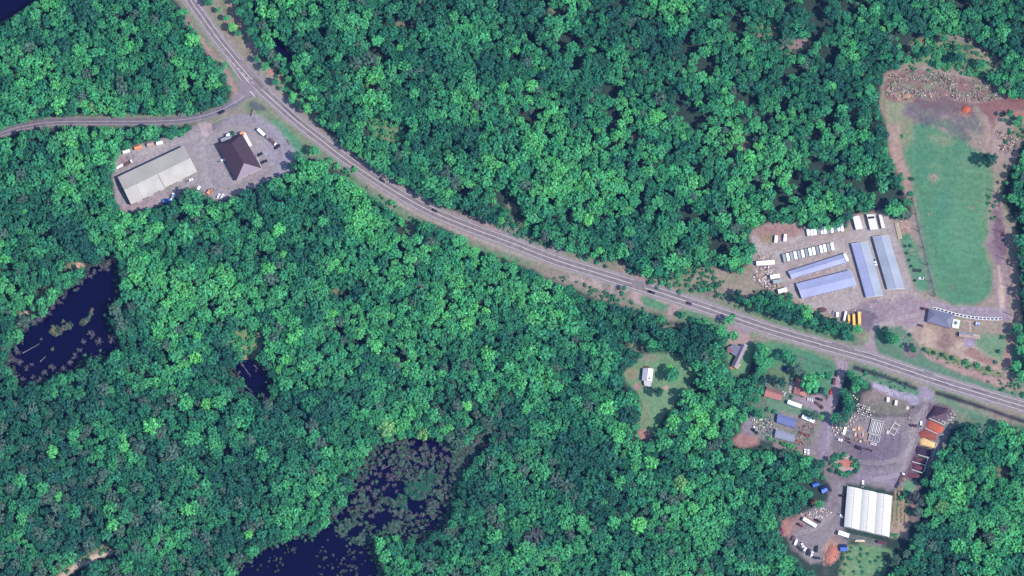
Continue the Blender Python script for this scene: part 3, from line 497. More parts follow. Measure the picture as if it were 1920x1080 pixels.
def gable(name, label, cat, corners, eh, rh, r1, r2=None, wall=None, ribs=0, items=(), items2=(), inset=.35, group=None, offset=.5, gtrim=None, chimney=None):
    r2 = r2 or r1; wall = wall or M['wall_beige']
    P = [G(x, y, eh) for x, y in corners]; t, o = base_root(name, label, cat, P, group); P = [p-o for p in P]
    a = (P[1]-P[0]).normalized(); R0 = P[0].lerp(P[3], offset); R1 = P[1].lerp(P[2], offset); R0.z = R1.z = rh
    mb = MB(); slab(mb, [P[0], P[1], R1, R0]); rf = mb.build('roof', r1, t)
    mb = MB(); slab(mb, [P[3], P[2], R1, R0]); rf2 = mb.build('roof', r2, t)
    if ribs:
        n = int((P[1]-P[0]).length/ribs)
        for Q0, Q1, par, m in ((P[0], P[1], rf, r1), (P[3], P[2], rf2, r2)):
            mb = MB()
            for i in range(1, n):
                u = i/n; e0, e1 = Q0.lerp(Q1, u), R0.lerp(R1, u); mb.tube(e0+Vector((0, 0, .05)), e1+Vector((0, 0, .05)), .07, n=4)
            mb.build('ribs', m, par)
    mb = MB(); mb.tube(R0+Vector((0, 0, .05)), R1+Vector((0, 0, .05)), .16, n=6); mb.build('ridge_cap', r2, t)
    iw = [P[0].lerp(P[2], .0)+0*a for _ in ()]
    W = []; cen = (P[0]+P[1]+P[2]+P[3])/4
    b_ = (P[3]-P[0]).normalized()
    W = [P[0]+a*inset+b_*inset, P[1]-a*inset+b_*inset, P[2]-a*inset-b_*inset, P[3]+a*inset-b_*inset]
    zt = eh+(rh-eh)*inset/((P[3]-P[0]).length*.5)-.2
    A0, A1 = R0+a*inset, R1-a*inset
    vs = [(p.x, p.y, -.1) for p in W]+[(p.x, p.y, zt) for p in W]+[(A0.x, A0.y, rh-.22), (A1.x, A1.y, rh-.22)]
    mb = MB(); mb.add(vs, [(0, 1, 5, 4), (1, 2, 6, 9, 5), (2, 3, 7, 6), (3, 0, 4, 8, 7)]); mb.build('wall', wall, t)
    for k, its in ((2, items), (0, items2)):
        p0, p1 = (W[3], W[2]) if k == 2 else (W[0], W[1])
        if its: openings(t, Vector((0, 0, 0)), Vector((p0.x, p0.y, 0)), Vector((p1.x, p1.y, 0)), its)
    if gtrim:
        for A_, B_, C_ in ((P[0], R0, P[3]), (P[1], R1, P[2])):
            mb = MB(); mb.tube(A_, B_, .14, n=4); mb.tube(B_, C_, .14, n=4); mb.build('gable_trim', gtrim, t)
    if chimney:
        q = P[0].lerp(P[2], .5).lerp(R1, chimney); mb = MB(); mb.box((q.x, q.y+.6, rh), (.8, .8, 1.6)); mb.build('chimney', M['brown_roof'], t)
    return t, o, W
def hip(name, label, cat, corners, eh, rh, ridge, r1, wall, rends=None, items=()):
    P = [G(x, y, eh) for x, y in corners]; t, o = base_root(name, label, cat, P); P = [p-o for p in P]
    R0, R1 = G(*ridge[0], rh)-o, G(*ridge[1], rh)-o                 # R0 over the side P0-P3, R1 over the side P1-P2
    th = Vector((0, 0, .18)); mb = MB(); vs = P+[R0, R1]+[p-th for p in P]+[R0-th, R1-th]
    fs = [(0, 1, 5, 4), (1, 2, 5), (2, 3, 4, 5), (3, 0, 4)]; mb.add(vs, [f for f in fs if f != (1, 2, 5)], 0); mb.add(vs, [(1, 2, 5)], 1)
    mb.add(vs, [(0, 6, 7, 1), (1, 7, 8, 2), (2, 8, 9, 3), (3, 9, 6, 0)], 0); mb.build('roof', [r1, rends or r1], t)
    for a_, b_ in ((R0, R1), (P[0], R0), (P[3], R0), (P[1], R1), (P[2], R1)): pass
    c = (P[0]+P[1]+P[2]+P[3])/4; W = [c.lerp(p, .95) for p in P]; mb = MB(); mb.prism([(p.x, p.y) for p in W], -.1, eh-.05); mb.build('wall', wall, t)
    for i, its in enumerate(items):
        if its: p0, p1 = W[i], W[(i+1) % 4]; openings(t, Vector((0, 0, 0)), Vector((p0.x, p0.y, 0)), Vector((p1.x, p1.y, 0)), its)
    return t, o, P, R0, R1
def doors(n, w_, h, m, a=.04, b_=.96, nm='roller_door'): return [(nm, a+(b_-a)*(i+.5)/n, w_, h, .02, m) for i in range(n)]

# ------------------------------------------------------------------ north-west yard
t, o, W = gable('metal_shed', 'long pale grey metal shed with low gable roof in the gravel yard', 'shed', [(220.5, 331.7), (344.4, 273.5), (369.7, 322), (245.7, 383.5)], 5.0, 7.2, M['grey_metal'], M['pale_metal'], M['wall_beige'], 1.6,
      [('roller_door', .12, 4.5, 4, .02, M['white']), ('roller_door', .3, 4.5, 4, .02, M['white']), ('roller_door', .48, 4.5, 4, .02, M['white']), ('door', .6, 1.1, 2.1, .02, M['glass']), ('roller_door', .75, 4.5, 4, .02, M['white'])], doors(4, 4.2, 4, M['white'], .1, .9))
for u_, m_, w_ in ((.20, M['white'], .7), (.235, M['white'], .5), (.51, M['dark_wood'], .35)):
    p = [G(*np.array((233.1, 357.6))*(1-u_)+np.array((357, 297.8))*u_, 7.2)-o, G(*np.array((245.7, 383.5))*(1-u_)+np.array((369.7, 322))*u_, 5.0)-o]; mb = MB(); mb.tube(p[0]+Vector((0, 0, .1)), p[1]+Vector((0, 0, .1)), w_*.5, n=4); mb.build('roof_strip', m_, t)
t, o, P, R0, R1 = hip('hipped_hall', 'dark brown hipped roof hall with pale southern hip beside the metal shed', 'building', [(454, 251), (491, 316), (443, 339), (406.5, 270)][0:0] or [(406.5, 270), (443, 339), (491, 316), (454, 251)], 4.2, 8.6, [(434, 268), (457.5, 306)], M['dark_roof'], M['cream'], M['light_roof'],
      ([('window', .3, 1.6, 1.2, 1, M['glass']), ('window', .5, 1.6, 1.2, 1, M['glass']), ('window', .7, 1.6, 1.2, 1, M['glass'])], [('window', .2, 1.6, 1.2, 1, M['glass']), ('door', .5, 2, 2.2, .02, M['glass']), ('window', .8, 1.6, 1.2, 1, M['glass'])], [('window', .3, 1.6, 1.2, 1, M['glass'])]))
for (x, y) in ((438, 280), (449, 300)): q = G(x, y, 7.2)-o; mb = MB(); mb.box((q.x, q.y, 6.9), (.7, .7, 1.6)); mb.build('vent', M['rubber'], t)
mb = MB(); a_, b_ = G(491, 316, 4.3)-o, G(480, 289, 4.3)-o; mb.tube(a_, b_, .16, n=4); a2 = G(443, 339, 4.3)-o; mb.tube(a_, a2, .1, n=4); mb.build('gutter', M['white'], t)

# ------------------------------------------------------------------ storage units
dw = mk('door_white', (226, 224, 232), .5)
for lab, cs, eh, rh, m1, m2 in (('narrow blue-roofed storage block with a white end bay, north of the wider slanted one', [(1477.5, 508.7), (1580.8, 475.8), (1590.3, 490.5), (1485, 522.5)], 2.8, 3.9, 'blue_metal', 'blue_metal'),
                        ('wide blue-roofed storage block lying slanted south of the narrow one', [(1493, 531.7), (1594, 505.8), (1605.8, 535), (1504, 560)], 2.8, 4.2, 'blue_metal', 'blue_metal'),
                        ('long blue-roofed storage block standing upright between slanted blocks and the greyish block', [(1595.8, 456.7), (1624, 558), (1655.8, 554), (1628.3, 454)], 2.9, 4.4, 'blue_metal', 'blue_grey_metal'),
                        ('long greyish-roofed storage block nearest the driving range', [(1635.8, 444), (1664, 542.5), (1696.7, 541.7), (1666.7, 441.7)], 2.9, 4.4, 'blue_grey_metal', 'blue_grey_metal')):
    n_ = 14; t, o, W = gable('storage_block', lab, 'storage building', cs, eh, rh, M[m1], M[m2], dw, 3.0, doors(n_, 2.2, 2.1, M['blue_tarp']), doors(n_, 2.2, 2.1, M['blue_tarp']), group='roofed storage blocks', gtrim=M['white'])
    if 'narrow blue' in lab:
        mb = MB(); q = [G(1580.5, 476.5, 3.2)-o, G(1586, 475, 3.2)-o, G(1592, 488.5, 3.2)-o, G(1586.5, 490.5, 3.2)-o]; mb.prism([(p.x, p.y) for p in q], -.1, 4.05); mb.build('end_bay', M['white'], t)
# ------------------------------------------------------------------ houses
t, o, W = gable('bungalow', 'small bungalow with white metal roof on the round lawn', 'house', [(1205.6, 690.3), (1203.2, 713.4), (1222.5, 715.7), (1225.3, 691.6)], 3.2, 4.9, M['pale_roof'], M['white'], M['cream'], 0,
      [('window', .25, 1.4, 1.1, 1, M['glass']), ('door', .5, 1, 2.05, .02, M['dark_wood']), ('window', .75, 1.4, 1.1, 1, M['glass'])], [('window', .3, 1.4, 1.1, 1, M['glass']), ('window', .7, 1.4, 1.1, 1, M['glass'])])
p = [G(x, y, 2.9)-o for x, y in ((1207, 713), (1221.5, 716), (1220, 725.5), (1208, 722.5))]; mb = MB(); slab(mb, [(q.x, q.y, 3.0 if i < 2 else 2.6) for i, q in enumerate(p)]); mb.build('rear_roof', M['pale_roof'], t)
c_ = sum(p, Vector())/4; mb = MB(); mb.prism([((q.x-c_.x)*.93+c_.x, (q.y-c_.y)*.93+c_.y) for q in p], -.1, 2.55); mb.build('rear_wall', M['cream'], t)
q = G(1217.5, 709.5, 4.2)-o; mb = MB(); mb.box((q.x, q.y, 4.3), (1.5, 1.2, .5)); mb.build('skylight', M['glass'], t)
p = [G(x, y, .3)-o for x, y in ((1206, 686), (1217, 686), (1217, 693), (1206, 692))]; mb = MB(); mb.prism([(q.x, q.y) for q in p], -.1, .35); mb.build('porch', M['dark_wood'], t)
t, o, W = gable('cottage', 'grey-roofed cottage with orange porch between the trees south of the highway', 'house', [(1390, 645), (1371, 686), (1382, 691), (1402, 648)], 3.2, 5.0, M['grey_roof'], M['light_roof'], M['white'], 0,
      [('window', .2, 1.4, 1.1, 1, M['glass']), ('window', .5, 1.4, 1.1, 1, M['glass']), ('window', .8, 1.4, 1.1, 1, M['glass'])], gtrim=M['white'])
W_ = [(1363, 652), (1376, 645.5), (1391, 650), (1380, 668), (1372, 663)]; q = [G(x, y, 3.3)-o for x, y in W_]; mb = MB(); mb.prism([(v.x, v.y) for v in q], 3.15, 3.4); mb.build('wing_roof', M['grey_roof'], t)
c_ = sum(q, Vector())/5; mb = MB(); mb.prism([((v.x-c_.x)*.93+c_.x, (v.y-c_.y)*.93+c_.y) for v in q], -.1, 3.15); mb.build('wing_wall', M['white'], t)
q = G(1368, 657, 3.5)-o; mb = MB(); mb.box((q.x, q.y, 3.5), (4.2, 3.6, .3), .5); mb.build('roof_terrace', M['brown_roof'], t)
q = G(1372.5, 688.5, 1)-o; mb = MB(); mb.box((q.x, q.y, .35), (3.4, 2.6, .9), .5); mb.build('porch', M['orange'], t)
q = G(1384, 686, 1)-o; mb = MB(); mb.box((q.x, q.y, .3), (4.4, 1.2, .6), .5); mb.box((q.x-.5, q.y-1.2, .2), (1.4, 1.6, .4), .5); mb.build('deck', M['pale_wood'], t)
gable('ranch_house', 'wide brown-roofed house facing the lawn, larger of the two brown roofs', 'house', [(1438, 724.5), (1468, 735.5), (1465, 751.5), (1432.5, 743)], 3.0, 4.8, M['brown_roof'], M['tan_roof'], M['cream'], 0,  # one brown roof; sunlit south and shaded north tones put into the colours
      [('window', .2, 1.6, 1.1, 1, M['glass']), ('door', .45, 1, 2.05, .02, M['white']), ('window', .7, 1.6, 1.1, 1, M['glass'])], [('window', .3, 1.4, 1.1, 1, M['glass']), ('window', .7, 1.4, 1.1, 1, M['glass'])], chimney=.5, offset=.42)
mb = MB()
t, o, W = gable('garden_house', 'smaller brown-roofed house half under the big round tree', 'house', [(1494, 705), (1487.5, 737.5), (1510.5, 744.5), (1517, 714)], 3.0, 4.6, M['tan_roof'], M['tan_roof'], M['cream'], 0,
      [('window', .4, 1.4, 1.1, 1, M['glass'])], [('window', .3, 1.4, 1.1, 1, M['glass']), ('door', .6, 1, 2.05, .02, M['white'])], chimney=.3)
p = [G(x, y, .2) for x, y in ((1481, 716), (1491, 714), (1487.5, 738), (1478, 736))]; mb = MB(); c_ = sum(p, Vector())/4; mb.prism([(v.x-c_.x, v.y-c_.y) for v in p], -.05, .12); o_ = mb.build('patio', M['rock'], None, (c_.x, c_.y, 0)); o_['kind'] = 'structure'
for k in range(7):
    p_ = G(1484.5+(k % 2)*4-1.0, 718+k*2.9, 0); mb = MB(); mb.box((0, 0, .42), (1.5, 1.0, .08)); mb.box((.6, 0, .75), (.1, 1, .6))
    o_ = mb.build('garden_bench', M['white'], None, (p_.x, p_.y, .1)); tag(o_, '%s white garden bench counted from the north end of the patio' % ORD[k], 'bench', 'white benches on the patio')
    for sx in (-.6, .6):
        mb = MB(); mb.box((sx, 0, .2), (.1, .9, .4)); mb.build('leg', M['white'], o_)
# pavilion
hip('pavilion', 'clubhouse with blue-grey hipped roof at the south end of the driving range', 'building', [(1742, 577.5), (1738, 603), (1781.5, 616), (1789.5, 590.5)][::-1][1:]+[(1789.5, 590.5)] if False else [(1742, 577.5), (1789.5, 590.5), (1781.7, 616), (1738, 603)], 3.4, 6.0, [(1753, 590), (1775, 600)], M['slate_roof'], M['wood'], None,
    (doors(4, 2, 2.2, M['glass'], nm='door'), [], [('window', .2, 1.6, 1.1, 1, M['glass']), ('window', .5, 1.6, 1.1, 1, M['glass']), ('window', .8, 1.6, 1.1, 1, M['glass'])]))
t = thing('patio_canopy', 'square white canopy with a green umbrella in its middle beside the clubhouse', 'canopy', tuple(G(1792, 608.5, 0))); mb = MB(); mb.box((0, 0, 2.7), (6, 7.4, .14), -.2); mb.build('canopy_top', M['white'], t)
for sx in (-1, 1):
    for sy in (-1, 1): mb = MB(); mb.tube((sx*2.6, sy*3.2, 0), (sx*2.6, sy*3.2, 2.65), .08); mb.build('leg', M['grey_metal'], t)
t = thing('green_umbrella', 'green umbrella standing through the square white canopy', 'umbrella', tuple(G(1791.5, 607, 0))); mb = MB(); n_ = 8; mb.add([(0, 0, 3.7)]+[(1.5*math.cos(k*.785), 1.5*math.sin(k*.785), 3.1) for k in range(8)], [(0, 1+k, 1+(k+1) % 8) for k in range(8)]); mb.build('shade', M['green'], t); mb = MB(); mb.tube((0, 0, 0), (0, 0, 3.65), .05); mb.build('pole', M['grey_metal'], t)
t = thing('patio_umbrella', 'blue and white round umbrella east of the paved cross path', 'umbrella', tuple(G(1832.5, 608.5, 0))); mb = MB(); mb.add([(0, 0, 3.1)]+[(1.9*math.cos(k*.785), 1.9*math.sin(k*.785), 2.3) for k in range(8)], [(0, 1+k, 1+(k+1) % 8) for k in range(8)]); mb.f = mb.f; mb.m = [0, 1, 0, 0, 0, 1, 1, 1]; mb.build('shade', [M['white'], M['blue_tarp']], t); mb = MB(); mb.tube((0, 0, 0), (0, 0, 3), .05); mb.build('pole', M['grey_metal'], t)
# walkway with mats
WALK = spline([(1749, 577.5), (1770, 583), (1788, 588.5), (1814, 594), (1840, 597), (1862, 598), (1879, 597.5)], 3)
mb = MB(); ribbon(mb, WALK, 0, 2.6, 0.12); upward(mb.build('walkway', M['white']))['kind'] = 'structure'
wl = [0]+list(np.cumsum([math.dist(WALK[i], WALK[i+1]) for i in range(len(WALK)-1)]))
for k in range(18):
    s_ = wl[-1]*(k+.5)/18; i = max(0, min(len(WALK)-2, int(np.searchsorted(wl, s_))-1)); f = (s_-wl[i])/(wl[i+1]-wl[i]); p_ = np.array(WALK[i])*(1-f)+np.array(WALK[i+1])*f; d_ = np.array(WALK[i+1])-np.array(WALK[i])
    q = G(p_[0], p_[1], 0); t = thing('golf_mat', '%s dark golf mat from the clubhouse end of the white tee line' % ORD[k], 'golf mat', (q.x, q.y, .125), math.atan2(-d_[1], d_[0]), 'golf mats on the tee line')
    mb = MB(); mb.box((0, 0, .03), (2.3, 1.3, .06)); mb.build('turf', M['navy'], t); mb = MB(); mb.tube((1.35, -.9, 0), (1.35, -.9, 1.0), .07, n=5); mb.tube((1.35, .9, 0), (1.35, .9, 1.0), .07, n=5); mb.tube((1.35, -.9, 1.0), (1.35, .9, 1.0), .06, n=5); mb.build('divider', M['white'], t)
mb = MB(); ribbon(mb, [(1805, 601.5), (1823, 603)], 0, 1.2, .06); ribbon(mb, [(1818, 603), (1819, 612), (1820, 622)], 0, 2.3, .055); upward(mb.build('path', M['rock']))['kind'] = 'structure'
for lab, cs, sg in (('tan open-roofed shelter at the foot of the paved path', [(1799, 622), (1822, 625), (1821, 634), (1799, 631)], 'shade_grey'), ('smaller pale shelter east of the tan one', [(1824, 626), (1837, 628), (1836, 635.5), (1823, 634)], 'cream')):
    t, o, W = gable('shelter', lab, 'shelter', cs, 2.6, 3.7, M[sg], M['rock'], M['wood'], 0, gtrim=M['white'])
# ------------------------------------------------------------------ greenhouse
TL, TR, BR, BL = [G(x, y, 4.2) for x, y in ((1589, 911.7), (1672.5, 930), (1667.5, 1007), (1583, 987))]
t, o = base_root('greenhouse', 'big white three-bay greenhouse with rounded roofs at the south-east', 'greenhouse', [TL, TR, BR, BL]); TL, TR, BR, BL = TL-o, TR-o, BR-o, BL-o
for k in range(3):
    a0, a1, b0, b1 = TL.lerp(TR, k/3), TL.lerp(TR, (k+1)/3), BL.lerp(BR, k/3), BL.lerp(BR, (k+1)/3); mb = MB(); n_ = 12; vs = []
    for i in range(n_+1):
        u = i/n_; z = 4.2+1.7*math.sin(math.pi*u)**.85
        for A_, B_ in ((a0, a1), (b0, b1)): p = A_.lerp(B_, u); vs.append((p.x, p.y, z))
    mb.add(vs, [(2*i, 2*i+1, 2*i+3, 2*i+2) for i in range(n_)]); mb.add(vs[::2], [tuple(range(n_+1))]); mb.add(vs[1::2], [tuple(range(n_+1))]); br = mb.build('bay_roof', M['poly'], t)
    mb = MB(); p, q = a0.lerp(a1, .47), b0.lerp(b1, .47); mb.tube(Vector((p.x, p.y, 5.92)), Vector((q.x, q.y, 5.92)), .22, n=4); mb.build('ridge_vent', M['pale_metal'], br)
    mb = MB()
    for i in range(1, 12):
        pa, pb = a0.lerp(b0, i/12), a1.lerp(b1, i/12); prev = None
        for j in range(9): u = j/8; pt = pa.lerp(pb, u); cur = (pt.x, pt.y, 4.23+1.72*math.sin(math.pi*u)**.85); prev and mb.tube(prev, cur, .05, n=3); prev = cur
    mb.build('hoop_frame', M['grey_metal'], br)
for k in range(4):
    mb = MB(); p, q = TL.lerp(TR, k/3), BL.lerp(BR, k/3); mb.tube(Vector((p.x, p.y, 4.2)), Vector((q.x, q.y, 4.2)), .3, n=5); mb.build('gutter', M['pale_metal'], t)
mb = MB(); mb.prism([(v.x, v.y) for v in (TL, TR, BR, BL)], -.1, 4.15); mb.build('wall', M['poly'], t)
openings(t, Vector((0, 0, 0)), Vector((BL.x, BL.y, 0)), Vector((BR.x, BR.y, 0)), doors(3, 3.4, 3.2, M['pale_metal'], nm='door'), .12)
def hoop(name, label, cs, h0, h1, cov, ribm, n=13, cat='plant house'):
    A_, B_, C_, D_ = [G(x, y, h0) for x, y in cs]; t, o = base_root(name, label, cat, [A_, B_, C_, D_]); A_, B_, C_, D_ = A_-o, B_-o, C_-o, D_-o; mb = MB(); vs = []
    for i in range(9):
        u = i/8; z = h0+(h1-h0)*math.sin(math.pi*u)
        for a_, b_ in ((A_, D_), (B_, C_)): p = a_.lerp(b_, u); vs.append((p.x, p.y, z))
    mb.add(vs, [(2*i, 2*i+1, 2*i+3, 2*i+2) for i in range(8)]); mb.add(vs[::2], [tuple(range(9))]); mb.add(vs[1::2], [tuple(range(9))]); mb.build('cover', cov, t)
    for k in range(n+1):
        mb = MB(); pa, pb = A_.lerp(B_, k/n), D_.lerp(C_, k/n); prev = None
        for j in range(9): u = j/8; p = pa.lerp(pb, u); cur = (p.x, p.y, h0+.06+(h1-h0)*math.sin(math.pi*u)); prev and mb.tube(prev, cur, .13, n=4); prev = cur
    mb = MB(); mb.prism([(v.x*.985, v.y*.985) for v in (A_, B_, C_, D_)], -.1, h0-.03); mb.build('wall', cov, t); return t
hoop('shade_house', 'blue-netted shade house with pale hoops, northern one of two', [(1458, 775), (1493.5, 786), (1490, 802.5), (1456, 792)], 2.4, 3.5, M['shade_blue'], M['pale_metal'])
hoop('shade_house', 'grey-netted shade house full of plants south of the blue one', [(1455, 804), (1492, 816), (1488.5, 829.5), (1452, 820.5)], 2.2, 3.2, M['shade_grey'], M['white'])
# sheds and tents
gable('canvas_tent', 'bright blue canvas tent at the wood edge, west of its dark twin', 'tent', [(1521.5, 907), (1533, 903.5), (1537, 909), (1525, 913.5)], 2.2, 3.4, M['blue_tarp'], M['blue_tarp'], M['blue_tarp'], 0, inset=.1)
gable('canvas_tent', 'dark navy tent touching the bright blue one', 'tent', [(1537, 914), (1548, 910), (1552.5, 920), (1542, 926)], 2.2, 3.4, M['navy'], M['blue_tarp'], M['navy'], 0, inset=.1)
gable('small_shed', 'small orange-roofed shed under the trees west of the greenhouse', 'shed', [(1520.5, 940.5), (1530, 936.5), (1533.5, 943), (1522, 947)], 2.3, 3.2, M['orange'], M['orange'], M['wood'], 0, items=[('door', .5, 1, 2, .02, M['white'])])
gable('small_shed', 'small blue-roofed shed south of the greenhouse', 'shed', [(1575, 1021), (1587.5, 1020.5), (1588.5, 1033), (1576, 1033.5)], 2.4, 3.6, M['navy'], M['blue_tarp'], M['blue_tarp'], 0, items=[('door', .5, 1, 2, .02, M['white'])])
gable('small_shed', 'dark maroon shed at the far west edge of the nursery yard', 'shed', [(1458, 990), (1464, 987), (1470, 999), (1465, 1005)], 2.4, 3.6, M['mulch_maroon'], M['mulch_maroon'], M['dark_wood'], 0)
for lab, cs, m_, h in (('big white box building, western of the white blocks north of the storage yard', [(1598.3, 405.5), (1611, 404.3), (1618.3, 429), (1605, 430.5)], 'white', 3.2), ('white box building with dark middle strip, second of the white blocks', [(1624.8, 401.7), (1640, 402), (1646.5, 429.5), (1632, 431)], 'white', 3.2), ('slim white box building, eastern of the three white blocks', [(1647.5, 403), (1653.3, 403), (1659.5, 427.5), (1653.3, 428)], 'white', 2.8)):
    t, o, W = gable('box_building', lab, 'storage building', cs, h, h+.4, M[m_], M[m_], dw, 0, inset=.1, items=doors(2, 1.8, 2, M['grey_metal']))
    if 'dark middle' in lab: q = G(1633.5, 408, 3.4)-o; mb = MB(); mb.box((q.x, q.y, 3.45), (5.4, 1.7, .5), .1); mb.build('roof_box', M['rubber'], t)
# ------------------------------------------------------------------ vehicles and boxes
PROTO = {}
def extr(prof, hw, mb=None, mi=0, taper=None):
    mb = mb or MB(); n = len(prof); vs = [(x, -hw*(taper if taper and z > 1.2 else 1), z) for x, z in prof]+[(x, hw*(taper if taper and z > 1.2 else 1), z) for x, z in prof]
    mb.add(vs, [tuple(range(n)), tuple(range(2*n-1, n-1, -1))]+[(i, (i+1) % n, n+(i+1) % n, n+i) for i in range(n)], mi); return mb
def bxm(*bs):
    mb = MB()
    for c, d in bs: mb.box(c, d)
    return mb
def wheels(xs, hw, r=.34):
    out = []
    for x in xs:
        for s in (-1, 1): mb = MB(); mb.tube((x, s*(hw-.12), r), (x, s*(hw+.1), r), r, n=10); out.append(('wheel', mb, 'rubber'))
    return out
def reg(kind, cat, L, parts):
    ps = []
    for nm, mb, m in parts:
        me = bpy.data.meshes.new(nm); me.from_pydata(mb.v, [], mb.f); me.materials.append(M[m]); ps.append((nm, me))
    PROTO[kind] = (cat, L, ps)
reg('parked_car', 'car', 4.7, [('body', extr([(-2.3, .35), (2.3, .35), (2.36, .7), (2.2, .92), (1.1, 1.02), (-1.7, 1.04), (-2.32, .95)], .92), 'paint'), ('windows', extr([(-1.95, 1.0), (1.05, 1.0), (.4, 1.42), (-1.45, 1.44)], .84, taper=.85), 'glass'), ('cabin_roof', extr([(-1.4, 1.42), (.35, 1.42), (.3, 1.5), (-1.3, 1.5)], .72), 'paint')]+wheels((-1.4, 1.45), .88))
reg('pickup_truck', 'pickup truck', 5.6, [('body', bxm(((.9, 0, .75), (3.7, 1.95, .7)), ((-2.0, 0, .55), (1.7, 1.9, .3)), ((-1.8, .92, .95), (2.0, .1, .5)), ((-1.8, -.92, .95), (2.0, .1, .5)), ((-2.78, 0, .95), (.1, 1.9, .5))), 'paint'), ('windows', extr([(-.9, 1.08), (1.5, 1.08), (.9, 1.62), (-.7, 1.64)], .88, taper=.86), 'glass'), ('cabin_roof', bxm(((.12, 0, 1.68), (1.5, 1.45, .08))), 'paint'), ('load_bed', bxm(((-1.8, 0, .74), (1.9, 1.7, .08))), 'rubber')]+wheels((-1.7, 1.8), .92, .38))
reg('delivery_van', 'van', 5.8, [('body', extr([(-2.9, .4), (2.8, .4), (2.85, 1.0), (2.2, 1.25), (1.5, 2.15), (-2.85, 2.25)], 1.0), 'paint'), ('windscreen', extr([(2.22, 1.28), (2.3, 1.28), (1.62, 2.1), (1.54, 2.1)], .85), 'glass')]+wheels((-1.8, 1.9), .92, .38))
reg('box_truck', 'truck', 8.0, [('cab', extr([(2.3, .6), (4.0, .6), (4.0, 1.4), (3.6, 2.4), (2.3, 2.5)], 1.1), 'paint'), ('windscreen', extr([(4.02, 1.45), (4.08, 1.45), (3.7, 2.3), (3.62, 2.3)], .95), 'glass'), ('cargo_box', bxm(((-.9, 0, 2.0), (6.2, 2.45, 2.6))), 'paint')]+wheels((-2.6, 3.1), 1.1, .48))
reg('flatbed_truck', 'truck', 8.5, [('cab', extr([(2.6, .6), (4.25, .6), (4.25, 1.4), (3.8, 2.4), (2.6, 2.5)], 1.1), 'paint'), ('windscreen', extr([(4.27, 1.45), (4.33, 1.45), (3.9, 2.3), (3.82, 2.3)], .95), 'glass'), ('flat_bed', bxm(((-.9, 0, 1.0), (6.6, 2.4, .2)), ((2.35, 0, 1.5), (.1, 2.3, .9))), 'dark_wood')]+wheels((-2.6, 3.2), 1.1, .48))
bus = [('body', extr([(-5.6, .5), (5.5, .5), (5.55, 1.4), (4.9, 1.7), (4.6, 2.8), (-5.5, 2.85), (-5.65, 2.4)], 1.22), 'paint'), ('bus_roof', extr([(-5.4, 2.82), (4.5, 2.8), (4.3, 3.05), (-5.2, 3.07)], 1.02), 'white'), ('windscreen', extr([(4.93, 1.75), (5.0, 1.75), (4.72, 2.7), (4.65, 2.7)], 1.0), 'glass'), ('side_windows', bxm(((-.5, 1.23, 2.15), (9.4, .06, .6)), ((-.5, -1.23, 2.15), (9.4, .06, .6))), 'glass')]+wheels((-3.4, 4.1), 1.15, .5)
mk('bus_yellow_roof', (252, 208, 110), .5, .06, .6); reg('school_bus', 'bus', 11.2, [(a, b_, 'bus_yellow_roof' if a == 'bus_roof' else c) for a, b_, c in bus]); reg('white_bus', 'bus', 11.2, bus)
reg('semi_trailer', 'trailer', 12.0, [('box_body', bxm(((0, 0, 2.45), (12, 2.5, 2.6))), 'paint'), ('underframe', bxm(((-.5, 0, 1.05), (10, 1.0, .2)), ((4, .8, .6), (.2, .2, 1.0)), ((4, -.8, .6), (.2, .2, 1.0))), 'rubber')]+wheels((-4.8, -3.6), 1.1, .5))
reg('flatbed_trailer', 'trailer', 8.0, [('flat_bed', bxm(((-.4, 0, .85), (6.6, 2.2, .16))), 'paint'), ('drawbar', bxm(((3.5, 0, .7), (1.4, .2, .15))), 'rubber')]+wheels((-1.4, -.5), 1.05, .38))
reg('shipping_container', 'container', 6.1, [('box_body', bxm(((0, 0, 1.35), (6.1, 2.44, 2.5))), 'paint'), ('door', bxm(((3.07, -.58, 1.35), (.06, 1.1, 2.3)), ((3.07, .58, 1.35), (.06, 1.1, 2.3))), 'grey_metal'), ('roof_ribs', bxm(*[((-2.7+.6*k, 0, 2.62), (.12, 2.2, .05)) for k in range(10)]), 'paint')])
reg('excavator', 'excavator', 7.0, [('tracks', bxm(((0, 1.0, .4), (3.6, .6, .8)), ((0, -1.0, .4), (3.6, .6, .8))), 'rubber'), ('body', bxm(((-.6, 0, 1.4), (2.8, 2.4, 1.0)), ((.6, .7, 2.1), (1.3, 1.0, 1.6))), 'paint'), ('arm', extr([(.6, 1.6), (2.2, 3.6), (4.2, 1.4), (4.6, 1.6), (2.3, 4.1), (.3, 1.9)], .22), 'paint'), ('bucket', bxm(((4.4, 0, .8), (1.0, 1.2, 1.0))), 'rubber')])
reg('wheel_loader', 'loader', 6.5, [('body', bxm(((-1.2, 0, 1.3), (2.6, 1.9, 1.1)), ((.7, 0, 1.0), (1.6, 1.2, .8))), 'paint'), ('cab', bxm(((-.2, 0, 2.2), (1.4, 1.4, 1.3))), 'glass'), ('bucket', bxm(((2.9, 0, .6), (.9, 2.4, 1.0))), 'paint')]+wheels((-1.6, 1.2), .95, .65))
reg('storage_tank', 'tank', 8.0, [('tank_body', (lambda m: (m.tube((-3.8, 0, 1.5), (3.8, 0, 1.5), 1.25, n=14), m.tube((-4.1, 0, 1.5), (-3.8, 0, 1.5), .8, 1.25, 14), m.tube((3.8, 0, 1.5), (4.1, 0, 1.5), 1.25, .8, 14), m)[-1])(MB()), 'paint'), ('saddle', bxm(((-2.4, 0, .3), (.5, 2, .6)), ((2.4, 0, .3), (.5, 2, .6))), 'concrete')])
